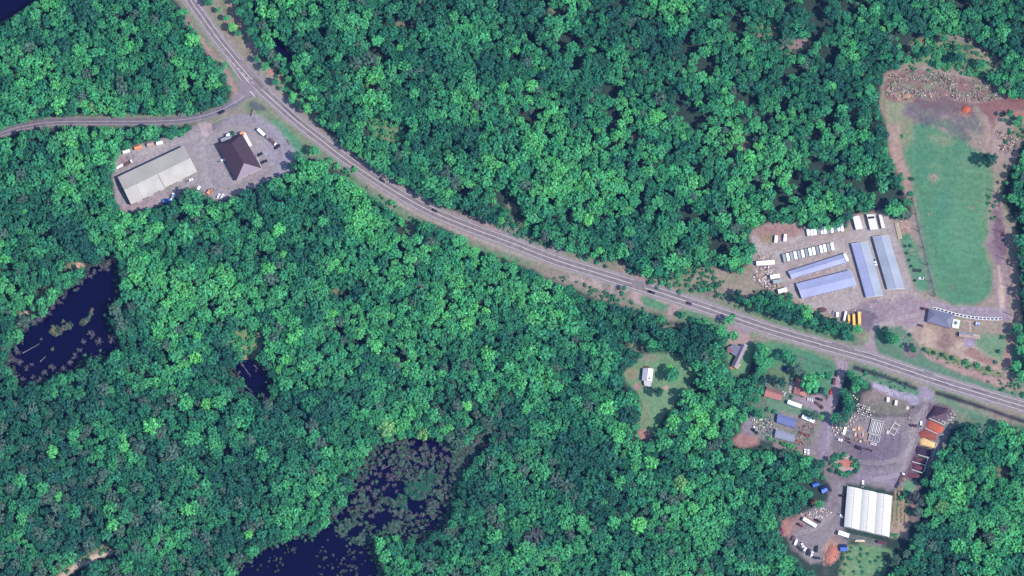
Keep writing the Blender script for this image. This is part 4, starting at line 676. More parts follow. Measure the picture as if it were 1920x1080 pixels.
C_ = {'w': (.75, .74, .76), 'k': (.02, .02, .028), 'm': (.09, .03, .045), 'r': (.5, .045, .03), 'g': (.2, .2, .22), 'o': (.68, .24, .1), 'y': (.72, .33, .05), 'l': (.62, .58, .5), 'b': (.05, .12, .3), 'olive': (.24, .25, .24), 't': (.4, .28, .22), 'ry': (.5, .28, .14)}
def veh(kind, px, py, ang, col, label, group=None, L=None, W_=None):
    cat, L0, ps = PROTO[kind]; q = G(px, py, 1.0); t = thing(kind, label, cat, (q.x, q.y, 0.05), math.radians(ang), group)
    s = L*S/L0 if L else 1.0; t.scale = (s, W_ or (1.0 if not L else min(1.15, max(.8, s))), 1)
    for nm, me in ps:
        c = bpy.data.objects.new(nm, me); link(c); c.parent = t; c.color = (*C_[col], 1)
V_ = '''parked_car 717 338 -31 k|black car driving east on the highway near the wood bend
parked_car 815 394.5 -26 k|black car following behind on the middle of the highway
pickup_truck 1222 548 -18 k|black pickup truck in the southern lane by the dirt turnout
parked_car 1292 568.5 -18 k|black car in the southern lane east of the pickup
pickup_truck 415.5 210 27 k|black vehicle on the side road near the junction
pickup_truck 1569 700 80 k|black pickup, northern one of three parked along the dirt drive
delivery_van 1564.5 715 80 m|dark maroon van in the middle of three parked along the dirt drive
parked_car 1558.5 735 82 r|bright red car parked by the dirt drive
pickup_truck 1536.7 748.5 -15 k|black vehicle parked north of the flatbed at the drive end
flatbed_truck 1536 759.5 -38 m|dark flatbed truck parked slanted at the drive end
delivery_van 1571.5 770 80 k|black van parked under the tree at the drive end
pickup_truck 1733 579 -10 m|maroon pickup beside the clubhouse's west wall
parked_car 1726 610 -14 m|small maroon car south-west of the clubhouse
pickup_truck 415.4 301 22 w|white pickup beside the dark brown roof's west side
parked_car 409.5 367.8 60 w|white car with dark windows, western of two at the yard's south edge
parked_car 416.5 368 60 w|white car, eastern of two at the yard's south edge
box_truck 490 249 -42 w|white box truck heading the row at the yard's north-east edge
pickup_truck 500 257.5 -42 g|grey pickup between two white trucks at the yard's north-east edge
flatbed_truck 511 266 -42 w|white flatbed truck ending the row at the yard's north-east edge
pickup_truck 520 275 35 k|black pickup at the east end of the truck row
pickup_truck 487 289.5 25 k|black pickup east of the brown hall, northern of two
pickup_truck 495.5 303 22 k|black pickup east of the brown hall, southern of two
excavator 392 360.5 40 o|orange excavator at the south edge of the gravel yard
pickup_truck 356 337.7 20 w|white pickup parked along the metal shed's south wall
flatbed_trailer 371.5 354.5 60 w|narrow white trailer near the excavator
flatbed_trailer 324 368 75 w|narrow white trailer beside the blue tarpaulin heap
flatbed_truck 240 306 28 w|white flatbed truck in the north-west corner of the yard
flatbed_trailer 225 311.5 28 l|pale trailer behind the white flatbed truck
pickup_truck 1641 491.5 -70 w|white pickup in the lane between two upright storage blocks
pickup_truck 1573.5 824.5 -15 w|white pickup parked beside the lumber stacks
flatbed_trailer 1584 807 75 w|white trailer standing upright north of the lumber stacks
wheel_loader 1712.5 798 -4 m|dark maroon wheel loader facing the mulch bins
pickup_truck 1726.8 796 84 w|white pickup beside the mulch bins
parked_car 1509.8 846.8 85 w|white car, western of two at the green bank
parked_car 1515.6 848 85 w|white car, eastern of two at the green bank
pickup_truck 1617.8 907 86 w|white pickup with dark bed north of the greenhouse
pickup_truck 1580 929 0 k|black pickup at the greenhouse's north-west corner
pickup_truck 1576 966.7 -40 w|white pickup by the greenhouse's west wall
flatbed_truck 1690.5 895.5 62 w|white flatbed truck by the plant beds east of the open yard
flatbed_trailer 1683.5 907.5 62 k|dark trailer behind the white flatbed truck by the plant beds
flatbed_trailer 1555 915 -60 k|dark car trailer beside the tents
pickup_truck 1533.7 976.7 -25 k|black pickup north-east of the long white trailer
pickup_truck 1500 984.5 -28 m|dark maroon pickup west of the long white trailer
delivery_van 1492.5 1016.7 70 w|white van heading the row in the south lot
parked_car 1486 1009 60 m|small dark car north-west of the white van
pickup_truck 1503.5 1020.5 -58 w|white pickup beside the white van
flatbed_trailer 1499.5 1028 -45 k|dark flat trailer behind the white pickup in the south lot
pickup_truck 1508.3 1032 62 w|white pickup between the dark trailer and the black van
delivery_van 1516.7 1035 80 k|black van in the row of the south lot
parked_car 1522.3 1039 70 w|white car ending the row of the south lot
delivery_van 1531.7 1029 85 k|black van parked alone east of the row in the south lot
flatbed_trailer 1531.7 1046 -8 k|long dark trailer at the south end of the lot
wheel_loader 1415 808 -40 k|dark tractor on the stony lot west of the shade houses
pickup_truck 1610 840.5 -18 k|dark utility vehicle near the stacked dark pallets'''
for row in V_.split('\n'):
    a, lab = row.split('|'); k, x, y, an, c = a.split(); veh(k, float(x), float(y), float(an), c, lab, {'parked_car': 'cars about the place', 'pickup_truck': 'pickup trucks about the place', 'delivery_van': 'vans about the place', 'flatbed_trailer': 'flat trailers'}.get(k))
veh('school_bus', 1600.8, 601.5, -88, 'y', 'yellow school bus in the middle of the bus row', 'buses parked by the drive', 24); veh('school_bus', 1611, 598, -88, 'y', 'yellow school bus at the east end of the bus row', 'buses parked by the drive', 26)
veh('school_bus', 1591.5, 598, -88, 'y', 'short yellow school bus beside the white bus', 'buses parked by the drive', 14); veh('white_bus', 1584, 593.5, 78, 'w', 'white bus west of the yellow buses', 'buses parked by the drive', 20)
for x, y, an, L, W_, c, lab in ((1489.6, 759, -20, 27, 1.25, 'w', 'long white trailer south of the brown-roofed house'), (1515, 787, -24, 25, 1.1, 'w', 'white trailer beside the lime green bush'), (1518, 980.5, -31, 28, 1.15, 'w', 'long white trailer in the middle of the south lot'), (1581.7, 1002.5, -18, 21, 1.35, 'w', 'white trailer south-west of the greenhouse corner'), (1435, 494, 4, 34, 1.35, 'w', 'long white trailer among the rubble west of the storage blocks'), (1453, 519.5, 8, 18, 1.3, 'w', 'short white trailer east of the rubble'), (1458, 529, 8, 18, 1.2, 'olive', 'grey open trailer south of the short white one'), (1467, 546, 14, 17, 1.3, 'w', 'white trailer at the south end of the rubble'), (424, 261.5, 22, 20, 1.2, 'g', 'grey trailer behind the dark brown roof'), (428.5, 255.5, 22, 7, 1.1, 'w', 'white box at the end of the grey trailer behind the brown roof'), (463, 263.5, -62, 27, 1.4, 'l', 'yellowish-white tall trailer against the brown hall\'s east side'), (454.5, 253, -62, 8, 1.3, 'o', 'orange box at the head of the trailer by the brown hall')):
    veh('semi_trailer', x, y, an, c, lab, 'box trailers', L, W_)
SC = [(1455, 449, 84, 13, 'w', 'small white container, western of two on the red soil mound'), (1472, 446.5, 84, 13, 'w', 'small white container, eastern of two on the red soil mound'), (259, 277.5, 14, 14, 'o', 'orange container at the yard\'s north-west edge'), (281.5, 272, 10, 12, 't', 'tan container between the orange and white ones'), (299, 268.5, 10, 12, 'w', 'white container at the yard\'s north edge'), (237, 284.5, 16, 14, 'l', 'pale container with orange end in the yard corner'), (1570, 590.5, 88, 8, 'w', 'small white container west of the white bus'), (1665, 750, 84, 8, 'w', 'small white container on the brown soil'), (1680, 756, 84, 9, 'l', 'cream container on the brown soil beside the white one')]
for k in range(14):
    f = k/13; SC.append((1470.5+f*90, 484.5-f*21.5, -78, 14.5, 'w' if k in (1, 3, 5, 7, 8, 10, 11, 13) else 'olive' if k in (0, 2, 4, 12) else 'g', '%s container from the west end of the slanted row, %s' % (ORD[k], 'white' if k in (1, 3, 5, 7, 8, 10, 11, 13) else 'grey')))
for k, c in enumerate('wwwglwgwgww'): SC.append((1515.5+k*6.3, 436.5-k*.9, -80, 14 if k % 3 else 12, c, '%s container from the west end of the row at the wood edge, %s' % (ORD[k], {'w': 'white', 'g': 'grey', 'l': 'cream'}[c])))
for x, y, an, L, c, lab in SC: veh('shipping_container', x, y, an, c, lab, 'containers', L, .98 if L > 9 else .9)
veh('storage_tank', 1653.5, 1017.5, -12, 'm', 'maroon cylindrical tank south of the greenhouse', None, 18)
# ------------------------------------------------------------------ heaps, bins and beds
def heap(name, label, poly, h, m, cat='heap', group=None, rings=6, jit=.12, ridge=False):
    P = [G(x, y, 0) for x, y in poly]; c = sum(P, Vector())/len(P); r = random.Random(int(c.x*10)); mb = MB(); D = []
    pts = []
    for i in range(len(P)):
        a, b2 = P[i], P[(i+1) % len(P)]; k = max(1, int((b2-a).length/1.4)); pts += [a.lerp(b2, j/k)-c for j in range(k)]
    n_ = len(pts); vs = []
    for q in range(rings):
        f = 1-q/rings; z = h*(1-f**2)**.8 if not ridge else h*min(1, (1-f)*2.2)
        for p in pts: vs.append((p.x*f*(1+r.uniform(-jit, jit)*.5), p.y*f*(1+r.uniform(-jit, jit)*.5), z*(1+r.uniform(-jit, jit)) if q else -.05))
    vs.append((0, 0, h)); fs = [(q*n_+i, q*n_+(i+1) % n_, (q+1)*n_+(i+1) % n_, (q+1)*n_+i) for q in range(rings-1) for i in range(n_)]+[((rings-1)*n_+i, (rings-1)*n_+(i+1) % n_, len(vs)-1) for i in range(n_)]
    mb.add(vs, fs); o_ = mb.build(name, m, None, (c.x, c.y, 0)); tag(o_, label, cat, group); o_.data.polygons.foreach_set('use_smooth', [True]*len(fs)); return o_
heap('mulch_heap', 'bright orange mulch heap in the northern bin', [(1742, 787), (1766, 797.5), (1770, 804), (1766, 811), (1757, 813.5), (1735, 803)], 2.2, M['mulch_orange'], 'mulch heap')
heap('mulch_heap', 'rust-red mulch heap between the orange and the sand heaps', [(1735, 804), (1757, 813), (1756, 826), (1724, 819), (1722, 810)], 1.6, M['mulch_rust'], 'mulch heap')
heap('sand_heap', 'pale yellow sand heap in the bins', [(1723, 823), (1732, 820.5), (1756, 831), (1755, 842), (1740, 838), (1724, 834)], 2.4, M['sand'], 'sand heap')
heap('soil_heap', 'dark purplish mound shaped in place of the shadow south of the sand', [(1718, 836), (1746, 843.5), (1745, 856), (1716, 851)], 1.8, M['black_soil'], 'soil heap')  # dark mound modelled where a shadow lies south of the sand
heap('mulch_heap', 'maroon mulch heap, middle of the three dark ones', [(1714, 856), (1738, 862), (1737, 871), (1711, 864)], 1.8, M['mulch_maroon'], 'mulch heap')
heap('mulch_heap', 'dark maroon mulch heap north of the last bin wall', [(1711, 868), (1733, 874), (1732, 884), (1710, 879)], 1.6, M['mulch_maroon'], 'mulch heap')
heap('mulch_heap', 'low spread of maroon mulch at the south end of the bins', [(1703, 886), (1724, 889), (1725, 895), (1712, 898), (1700, 893)], .9, M['mulch_maroon'], 'mulch heap')
heap('soil_heap', 'tall dark soil heap north of the orange mulch', [(1752, 760), (1778, 766), (1776, 773), (1756, 780), (1744, 778), (1740, 788), (1735, 784)], 2.6, M['black_soil'], 'soil heap')
heap('stone_heap', 'round whitish mound north of the open yard', ell(1700.5, 764.5, 4.5, 4), 1.6, M['concrete'], 'stone heap')
heap('soil_heap', 'dark soil heap beside the buses', ell(1541, 581, 10, 5), 1.4, M['dark_wood'], 'soil heap'); heap('gravel_heap', 'small grey gravel heap between the trees and the small white container', ell(1562.5, 587, 3.5, 6), 1.2, M['stone_grey'], 'gravel heap')
heap('chip_heap', 'salmon-coloured wood chip heap at the lot\'s south edge', ell(1559, 1040, 11, 18, 20), 1.6, M['terracotta'], 'wood chip heap'); heap('clay_heap', 'tan-orange clay heap at the north end of the field', ell(1811, 205, 9, 7), 1.8, M['mulch_orange'], 'clay heap')
heap('stone_heap', 'tan stone mound on the red soil by the rubble strip', ell(1700, 180, 10, 6), 1.6, M['wood'], 'stone heap')
for k, (x0_, y0_, x1_, y1_) in enumerate([(1741.5, 784.5, 1771, 797.5), (1734, 803, 1758, 814), (1756, 831.5, 1749, 858), (1721, 852.5, 1742, 859), (1709.5, 865.5, 1738, 873.5), (1709, 880.5, 1732.5, 888), (1740, 858.5, 1731, 888.5)]):
    a, b_ = G(x0_, y0_, 1), G(x1_, y1_, 1); L = (b_-a).length; mb = MB()
    for i in range(int(L/1.6)): mb.box(((i+.5)*1.6, 0, .45), (1.54, .7, .9)); mb.box(((i+.5)*1.6, 0, 1.36), (1.54, .66, .86))
    o_ = mb.build('block_wall', M['concrete'], None, (a.x, a.y, 0)); o_.rotation_euler = (0, 0, math.atan2(b_.y-a.y, b_.x-a.x)); tag(o_, ['north-side', 'orange mulch\'s south-side', 'sand heap\'s east-side', 'maroon heap\'s north-side', 'dark maroon heap\'s north-side', 'southernmost', 'dark heaps\' east-side'][k]+' concrete block wall of the mulch bins', 'wall', 'concrete walls of the mulch bins')
def row_items(name, cat, group, pts, size, mats, label, ang=0.0, parts=None):
    first = None
    for i, (x, y) in enumerate(pts):
        q = G(x, y, 0); r = random.Random(i*7+int(x)); mi = mats[i % len(mats)]; key = (name, mi, i % 3)
        t = thing(name, label if isinstance(label, str) else label(i, x, y), cat, (q.x, q.y, .03), math.radians(ang)+r.uniform(-.1, .1), group)
        mb = MB(); mb.box((0, 0, .07), (size[0], size[1], .14)); mb.build('pallet', M['wood'], t)
        mb = MB()
        for k in range(3): mb.box((r.uniform(-.08, .08), r.uniform(-.08, .08), .3+k*.3), (size[0]*.88, size[1]*.85, .27), r.uniform(-.06, .06))
        mb.build('stones', M[mi], t)
pal = [(1606+i*3.4+j*.9, 757+j*4.6+i*1.15) for j in range(5) for i in range(8) if (i*3+j*5) % 11]
row_items('stone_pallet', 'pallet', 'pallets of pale stone west of the open yard', pal, (1.15, 1.0), ['white', 'concrete', 'rock'], 'small pallet of pale stone in the rows west of the open yard', -15)
pal2 = [(1600, 742), (1603, 746), (1607, 749), (1597, 784), (1602, 781), (1605, 787), (1594, 789), (1600, 792), (1608, 783), (1594, 778), (1590, 800), (1595, 797), (1568, 802), (1572, 806), (1563, 808), (1570, 812), (1576, 804), (1578, 812), (1566, 816), (1561, 802)]
row_items('stone_pallet', 'pallet', 'scattered pallets of stone beside the hedge', pal2, (1.3, 1.1), ['white', 'pale_wood', 'concrete'], 'pallet of pale stone standing loose beside the hedge', 30)
pal3 = [(1588, 822), (1592, 824), (1587, 827), (1591, 829), (1595, 831), (1605, 836), (1609, 837.5), (1613, 838.5), (1622, 841.5), (1626, 843), (1630, 844), (1634, 845.5)]
row_items('dark_pallet', 'pallet', 'dark pallets south of the lumber', pal3, (1.5, 1.5), ['mulch_maroon', 'rubber'], lambda i, x, y: 'dark wrapped pallet south of the lumber, %s from the west end' % ORD[i], -18)
pal4 = [(1500.5, 811), (1504.5, 813), (1509, 815), (1513, 817.5), (1517, 817)]
row_items('flower_pallet', 'plant tray', 'deep red plant trays', pal4, (1.9, 2.2), ['mulch_maroon', 'mulch_rust'], lambda i, x, y: '%s deep red plant tray from the west, east of the grey shade house' % ORD[i], -15)
row_items('flower_pallet', 'plant tray', 'small rust-coloured plant trays', [(1494, 826), (1498, 828), (1502, 829.5), (1506, 831)], (1.4, 1.4), ['mulch_rust', 'terracotta'], lambda i, x, y: '%s small rust-coloured plant tray from the west at the yard\'s edge' % ORD[i], -15)
for k, (x, y, w_, d_, m_) in enumerate([(1601, 806, 7, 4, 'pale_wood'), (1610, 804, 4, 6, 'sand'), (1604, 815, 4, 7, 'pale_wood'), (1611, 818, 5, 5, 'terracotta'), (1618, 815, 3, 6, 'concrete'), (1605, 825, 6, 3, 'wood'), (1613, 828, 5, 4, 'pale_wood'), (1620, 826, 3, 5, 'rock')]):
    q = G(x, y, 0); r = random.Random(k); mb = MB()
    for i in range(4):
        for j in range(5): mb.box((0, (j-2)*d_*.09, .2+.28*i), (w_*.42*r.uniform(.8, 1), d_*.08, .22), 0)
    o_ = mb.build('lumber_stack', M[m_], None, (q.x, q.y, 0)); o_.rotation_euler = (0, 0, -.25+.1*k); tag(o_, '%s stack of %s lumber in the lumber corner counted from the north' % (ORD[k], {'pale_wood': 'pale', 'sand': 'yellow', 'terracotta': 'reddish', 'concrete': 'greyish', 'wood': 'tan', 'rock': 'pinkish'}[m_]), 'lumber stack', 'lumber stacks')
def rack(label, px, py, ang, w_, l_, n, m='white'):
    q = G(px, py, 0); t = thing('slab_rack', label, 'stone rack', (q.x, q.y, 0), math.radians(ang)); mb = MB()
    for sx in (-1, 1): mb.box((sx*w_/2, 0, .8), (.35, l_, 1.6))
    for sy in (-1, 1): mb.box((0, sy*l_/2, 1.25), (w_, .3, .3))
    mb.build('frame', M['white'], t)
    for k in range(n): mb = MB(); mb.box(((k+.5)/n*w_*.86-w_*.43, 0, .55), (w_/n*.45, l_*.82, 1.0)); mb.build('slab', M[m if k % 2 else 'concrete'], t)
rack('white frame rack holding long stone slabs, northern and larger one', 1642, 801.5, -14, 9.5, 11.5, 6); rack('low greyish slab rack south of the white frame rack', 1639, 822, -14, 9, 5.5, 7, 'stone_grey'); rack('small white rack of slabs below the greyish rack', 1637.5, 833, -14, 5, 1.6, 4)
q = G(1671, 803, 0); t = thing('block_display', 'white L-shaped block display in the middle of the open yard', 'display wall', (q.x, q.y, 0), math.radians(60))
for c, d_ in (((0, 0, .5), (13, .8, 1)), ((5.2, -3, .5), (.8, 6, 1)), ((1, -2.6, .4), (.7, 5, .8)), ((-4.5, 1, .6), (3, 2, 1.2)), ((-4, -3, .3), (.7, 5, .6)), ((0, -5.2, .3), (7, .6, .6))): mb = MB(); mb.box(c, d_); mb.build('block_row', M['concrete'], t)
# plant beds east of the greenhouse
for k, (x, y, w_, h, m_) in enumerate([(1677, 950, 4, 60, 'green'), (1684, 950, 3, 55, 'wood'), (1690, 940, 8, 20, 'green'), (1691, 965, 3, 30, 'terracotta'), (1698, 960, 3, 50, 'wood'), (1679, 985, 8, 6, 'green'), (1688, 915, 10, 8, 'green'), (1695, 900, 6, 6, 'green')]):
    q = G(x, y, 0); mb = MB(); mb.box((0, 0, .2), (w_*S, h*S, .4)); t = thing('plant_bed', '%s raised plant bed east of the greenhouse, counted from the wall' % ORD[k], 'plant bed', (q.x, q.y, 0), -.06, 'raised plant beds'); mb.build('frame', M['wood'], t)
    r = random.Random(k); mb = MB()
    for i in range(int(h*w_*.35)): mb.box((r.uniform(-.42, .42)*w_*S, r.uniform(-.47, .47)*h*S, .45+r.uniform(0, .25)), (r.uniform(.3, .6),)*3, r.uniform(0, 3), 0, .5)
    mb.build('plants', M[m_ if m_ != 'wood' else 'green'], t)
t = thing('planting_island', 'oval planting island edged with rocks in the middle of the yard', 'planting bed', tuple(G(1581, 868, 0))); mb = MB(); mb.prism([((x-1581)*S, (868-y)*S) for x, y in ell(1581, 868, 28, 16, 8)], 0, .25); mb.build('soil', M['rock'], t); mb = MB(); mb.prism([((x-1581)*S, (868-y)*S) for x, y in ell(1588, 869, 15, 8, 10)], .25, .34); mb.build('mulch', M['terracotta'], t)
# rocks
def rocks(label, cx, cy, rx, ry, n, s, m='rock', name='rock_pile', cat='rock pile'):
    q = G(cx, cy, 0); r = random.Random(int(cx*3+cy)); mb = MB()
    for i in range(n):
        a, k = r.uniform(0, 6.28), math.sqrt(r.random()); z = r.uniform(.5, 1)*s; c = (k*rx*S*math.cos(a), k*ry*S*math.sin(a)); v = [(c[0]+z*r.uniform(.6, 1.1)*math.cos(t_)*math.cos(p_), c[1]+z*r.uniform(.6, 1.1)*math.sin(t_)*math.cos(p_), max(-.1, z*.3+z*.7*math.sin(p_))) for p_ in (-.4, .5) for t_ in [j*1.047 for j in range(6)]]+[(c[0], c[1], z)]
        mb.add(v, [(j, (j+1) % 6, 6+(j+1) % 6, 6+j) for j in range(6)]+[(6+j, 6+(j+1) % 6, 12) for j in range(6)])
    tag(mb.build(name, M[m], None, (q.x, q.y, 0)), label, cat)
for a in (('oval ring of pale rocks beside the round tree on the range', 1827, 272, 15, 6, 60, .7), ('pale rock mound in the middle of the upper range', 1750, 331, 6, 3, 16, .8), ('small white rock at the range\'s upper end', 1780, 256, 3, 2, 5, .7), ('thin pale rock ring north-east of the small white rock', 1815, 244, 5, 3, 10, .5), ('white rock cluster in the north-east of the range', 1837, 233, 6, 3, 12, .7), ('dark-backed rock mound on the range\'s west half', 1745, 400, 5, 3, 10, .6), ('dark-backed rock mound near the range\'s east side', 1820, 390, 6, 3, 12, .6), ('loose pale rocks west of the range\'s upper end', 1691, 233, 6, 3, 9, .6), ('pale rocks along the west track', 1676, 308, 6, 5, 12, .5), ('large white rocks at the junction of yard and highway verge', 390, 139, 0, 0, 1, .4),
          ('pale rocks by the western range net', 1709, 468, 6, 3, 12, .6), ('tan stump of rock south of the pale rocks by the net', 1712, 477, 5, 3, 6, .7), ('white stones at the north edge of the drive grass', 1692, 632, 10, 4, 20, .5), ('rough stones on the dry bank south of the clubhouse', 1781, 636, 3, 2, 6, .6), ('stones beside the highway culvert', 1758, 726, 5, 3, 10, .5), ('pale boulders in the northern highway cutting', 1018, 452, 8, 5, 26, .9), ('broken rocks in the northern highway cutting', 960, 430, 16, 5, 40, .8), ('pale boulders on the southern bank by the highway', 1098, 527, 14, 5, 40, .7), ('broken rocks on the bank north-west of the pale boulders', 730, 388, 10, 7, 26, .7), ('pale boulders north of the highway opposite the turnout', 1348, 560, 16, 5, 40, .7), ('rocks at the yard corner near the junction', 432, 158, 5, 12, 30, .6), ('heap of white boulders west of the roadside saplings', 536, 172, 5, 3, 10, .7), ('scattered stones in the swamp edge', 402, 148, 0, 0, 1, .2), ('boulders beside the cottage drive', 1408, 638, 6, 4, 14, .7)):
    if a[3]: rocks(*a)
# rubble, one uncountable mass each
def rubble(name, label, polys, n, lo, hi, mats, zmax=1.2, long_=1.0, cutn=None):
    mb = MB(); r = random.Random(len(label)); tot = 0
    for poly, share in polys:
        a = np.array(poly); x0_, y0_ = a.min(0); x1_, y1_ = a.max(0); k = 0
        while k < n*share:
            x, y = r.uniform(x0_, x1_), r.uniform(y0_, y1_)
            if not inpoly(poly, np.array(x), np.array(y)): continue
            if cutn and N2[int((y+100)/STEP), int((x+100)/STEP)] < cutn and r.random() < .9: continue
            k += 1; q = G(x, y, 0); s = r.uniform(lo, hi); mb.box((q.x, q.y, r.uniform(.1, zmax)*r.random()+.1), (s*long_*r.uniform(1, 2.5), s*r.uniform(.4, 1), s*r.uniform(.3, .8)), r.uniform(0, 3.14), r.randrange(len(mats)), r.uniform(.6, 1))
    o_ = mb.build(name, [M[m] for m in mats], None); o_['kind'] = 'stuff'; tag(o_, label, 'rubble')
rubble('rubble', 'brushwood, broken stone and pale debris on the strip north of the driving range', [([(1668, 140), (1700, 130), (1760, 136), (1830, 152), (1868, 168), (1874, 184), (1800, 178), (1760, 160), (1700, 152), (1662, 160)], .35), ([(1665, 160), (1700, 166), (1745, 170), (1800, 176), (1872, 186), (1835, 192), (1800, 190), (1740, 182), (1690, 188), (1660, 180)], .65)], 2100, .3, .95, ['rock', 'stone_grey', 'dark_wood', 'pale_wood', 'brown_roof', 'wood', 'brown_roof', 'green', 'concrete'], cutn=.46)
rubble('rubble', 'mixed junk and broken lumber west of the storage blocks', [([(1420, 478), (1455, 480), (1452, 488), (1418, 490)], .15), ([(1418, 500), (1452, 500), (1456, 516), (1462, 540), (1446, 548), (1430, 538), (1410, 526)], .85)], 460, .3, 1.2, ['white', 'stone_grey', 'pale_wood', 'concrete', 'dark_wood', 'rock', 'wood'])
rubble('rubble', 'brush and stone debris east of the driving range', [([(1864, 242), (1890, 252), (1908, 262), (1906, 270), (1870, 256)], .5), ([(1866, 272), (1908, 268), (1905, 280), (1878, 286)], .5)], 260, .4, 1.0, ['rock', 'pale_wood', 'dark_wood'])
rubble('rubble', 'small stones and junk along the north-west of the south lot', [([(1500, 962), (1545, 952), (1560, 962), (1540, 972), (1505, 970)], 1)], 120, .3, 1.0, ['white', 'pale_wood', 'rock', 'concrete'])
rubble('rubble', 'nursery junk around the tractor west of the shade houses', [([(1410, 786), (1446, 782), (1456, 800), (1452, 822), (1436, 818), (1414, 806)], 1)], 170, .3, 1.1, ['white', 'concrete', 'dark_wood', 'pale_wood', 'shade_blue', 'green'])
rubble('rubble', 'low crates and plants between the shade houses and the yard', [([(1494, 790), (1530, 796), (1526, 812), (1498, 806)], .6), ([(1492, 812), (1524, 822), (1520, 836), (1490, 832)], .4)], 160, .3, .9, ['rock', 'wood', 'green', 'brown_roof'])
rubble('rubble', 'pale junk among the trees on the bins\' north end', [([(1754, 784), (1770, 788), (1778, 776), (1788, 770), (1792, 780), (1775, 798)], 1)], 60, .3, .9, ['white', 'concrete', 'brown_roof'])
rubble('rubble', 'chips and broken branches over the salmon heap', [(ell(1559, 1040, 14, 22, 20), 1)], 160, .3, .8, ['pale_wood', 'orange', 'terracotta'], 1.8)
rubble('rubble', 'small crates, stones and offcuts strewn about the open yard', [([(1604, 745), (1640, 752), (1642, 790), (1612, 792)], .2), ([(1560, 792), (1604, 776), (1606, 812), (1570, 826)], .25), ([(1646, 786), (1690, 780), (1690, 826), (1650, 836)], .2), ([(1540, 850), (1620, 846), (1622, 892), (1548, 890)], .15), ([(1696, 770), (1722, 762), (1716, 820), (1700, 830)], .2)], 240, .25, .8, ['white', 'concrete', 'wood', 'dark_wood', 'stone_grey', 'rock'], .8, 1, .45)
rubble('rubble', 'odds and ends along the fence side of the storage yard', [([(1480, 424), (1600, 412), (1604, 424), (1490, 432)], .4), ([(1596, 582), (1640, 560), (1700, 560), (1690, 590), (1640, 600)], .3), ([(1670, 405), (1700, 412), (1700, 440), (1680, 432)], .3)], 110, .25, .8, ['white', 'concrete', 'wood', 'dark_wood', 'terracotta'], .8)
rubble('rubble', 'small debris along the south edge of the gravel yard', [([(262, 384), (330, 366), (340, 356), (384, 362), (400, 374), (372, 362), (330, 378)], .6), ([(222, 292), (250, 284), (262, 290), (226, 316)], .4)], 70, .25, .8, ['white', 'concrete', 'wood', 'dark_wood', 'orange'], .8)
# single small things
mb = MB()
for i in range(7): mb.tube((i*.55-1.6, -7, .3), (i*.55-1.6, 7, .3), .22, n=6)
for i in range(6): mb.tube((i*.55-1.3, -7, .75), (i*.55-1.3, 7, .75), .22, n=6)
q = G(1684, 433.5, 0); o_ = mb.build('pipe_bundle', M['pale_wood'], None, (q.x, q.y, 0)); o_.rotation_euler = (0, 0, math.radians(13)); tag(o_, 'bundle of long pale pipes lying north of the greyish storage block', 'pipe bundle')
q = G(1719.5, 507.5, 0); t = thing('picnic_table', 'long dark slatted table on the grass between storage and range net', 'table', (q.x, q.y, 0), math.radians(-6)); mb = MB()
for i in range(3): mb.box((0, (i-1)*.95, .75), (7, .7, .08))
mb.build('table_top', M['rubber'], t)
for sx in (-3, 3): mb = MB(); mb.box((sx, 0, .36), (.15, 2.4, .72)); mb.build('leg', M['dark_wood'], t)
q = G(1728, 522, 0); t = thing('hand_cart', 'white cart with dark load south of the slatted table', 'cart', (q.x, q.y, 0)); mb = MB(); mb.box((-.5, 0, .8), (4.6, 2.2, .5), 0, 0, .8); mb.build('tray', M['white'], t); mb = MB(); mb.box((.4, 0, 1.2), (1.6, 1.4, .4)); mb.build('load', M['rubber'], t)
for sx in (-1.6, 1.2): mb = MB(); mb.tube((sx, -1.1, .35), (sx, 1.1, .35), .35, n=10); mb.build('wheel', M['rubber'], t)
q = G(1471, 692, 0); t = thing('trampoline', 'round dark blue trampoline in the garden of the brown-roofed houses', 'trampoline', (q.x, q.y, 0)); mb = MB(); mb.prism([(1.9*math.cos(k*.35), 1.9*math.sin(k*.35)) for k in range(18)], .85, .9); mb.build('bed', M['navy'], t); mb = MB()
for k in range(18): mb.tube((2.1*math.cos(k*.35), 2.1*math.sin(k*.35), .88), (2.1*math.cos(k*.35+.35), 2.1*math.sin(k*.35+.35), .88), .14, n=5)
mb.build('rim', M['shade_blue'], t)
for k in range(6): mb = MB(); mb.tube((2.05*math.cos(k*1.05), 2.05*math.sin(k*1.05), 0), (2.05*math.cos(k*1.05), 2.05*math.sin(k*1.05), .86), .06, n=5); mb.build('leg', M['grey_metal'], t)
mb = MB(); mb.box((0, 0, .4), (9, 4, .8), .15, 0, .7); mb.box((1.5, .5, .8), (3, 2, .8), .6, 0, .7); mb.box((-3, -.5, .6), (2, 2, 1), .3, 1, .8); q = G(313, 376.5, 0); tag(mb.build('tarpaulin_heap', [M['blue_tarp'], M['white']], None, (q.x, q.y, 0)), 'blue tarpaulin thrown over a heap south of the metal shed', 'tarpaulin')
mb = MB()
for i in range(9): mb.box((i*.9-3.6, (i % 2)*.5, .3+.1*(i % 3)), (1.4, 1.1, .5), .3*i, i % 2)
q = G(1612.5, 1015, 0); tag(mb.build('crate_row', [M['sand'], M['white']], None, (q.x, q.y, 0)), 'row of cream and white crates south of the greenhouse', 'crates')
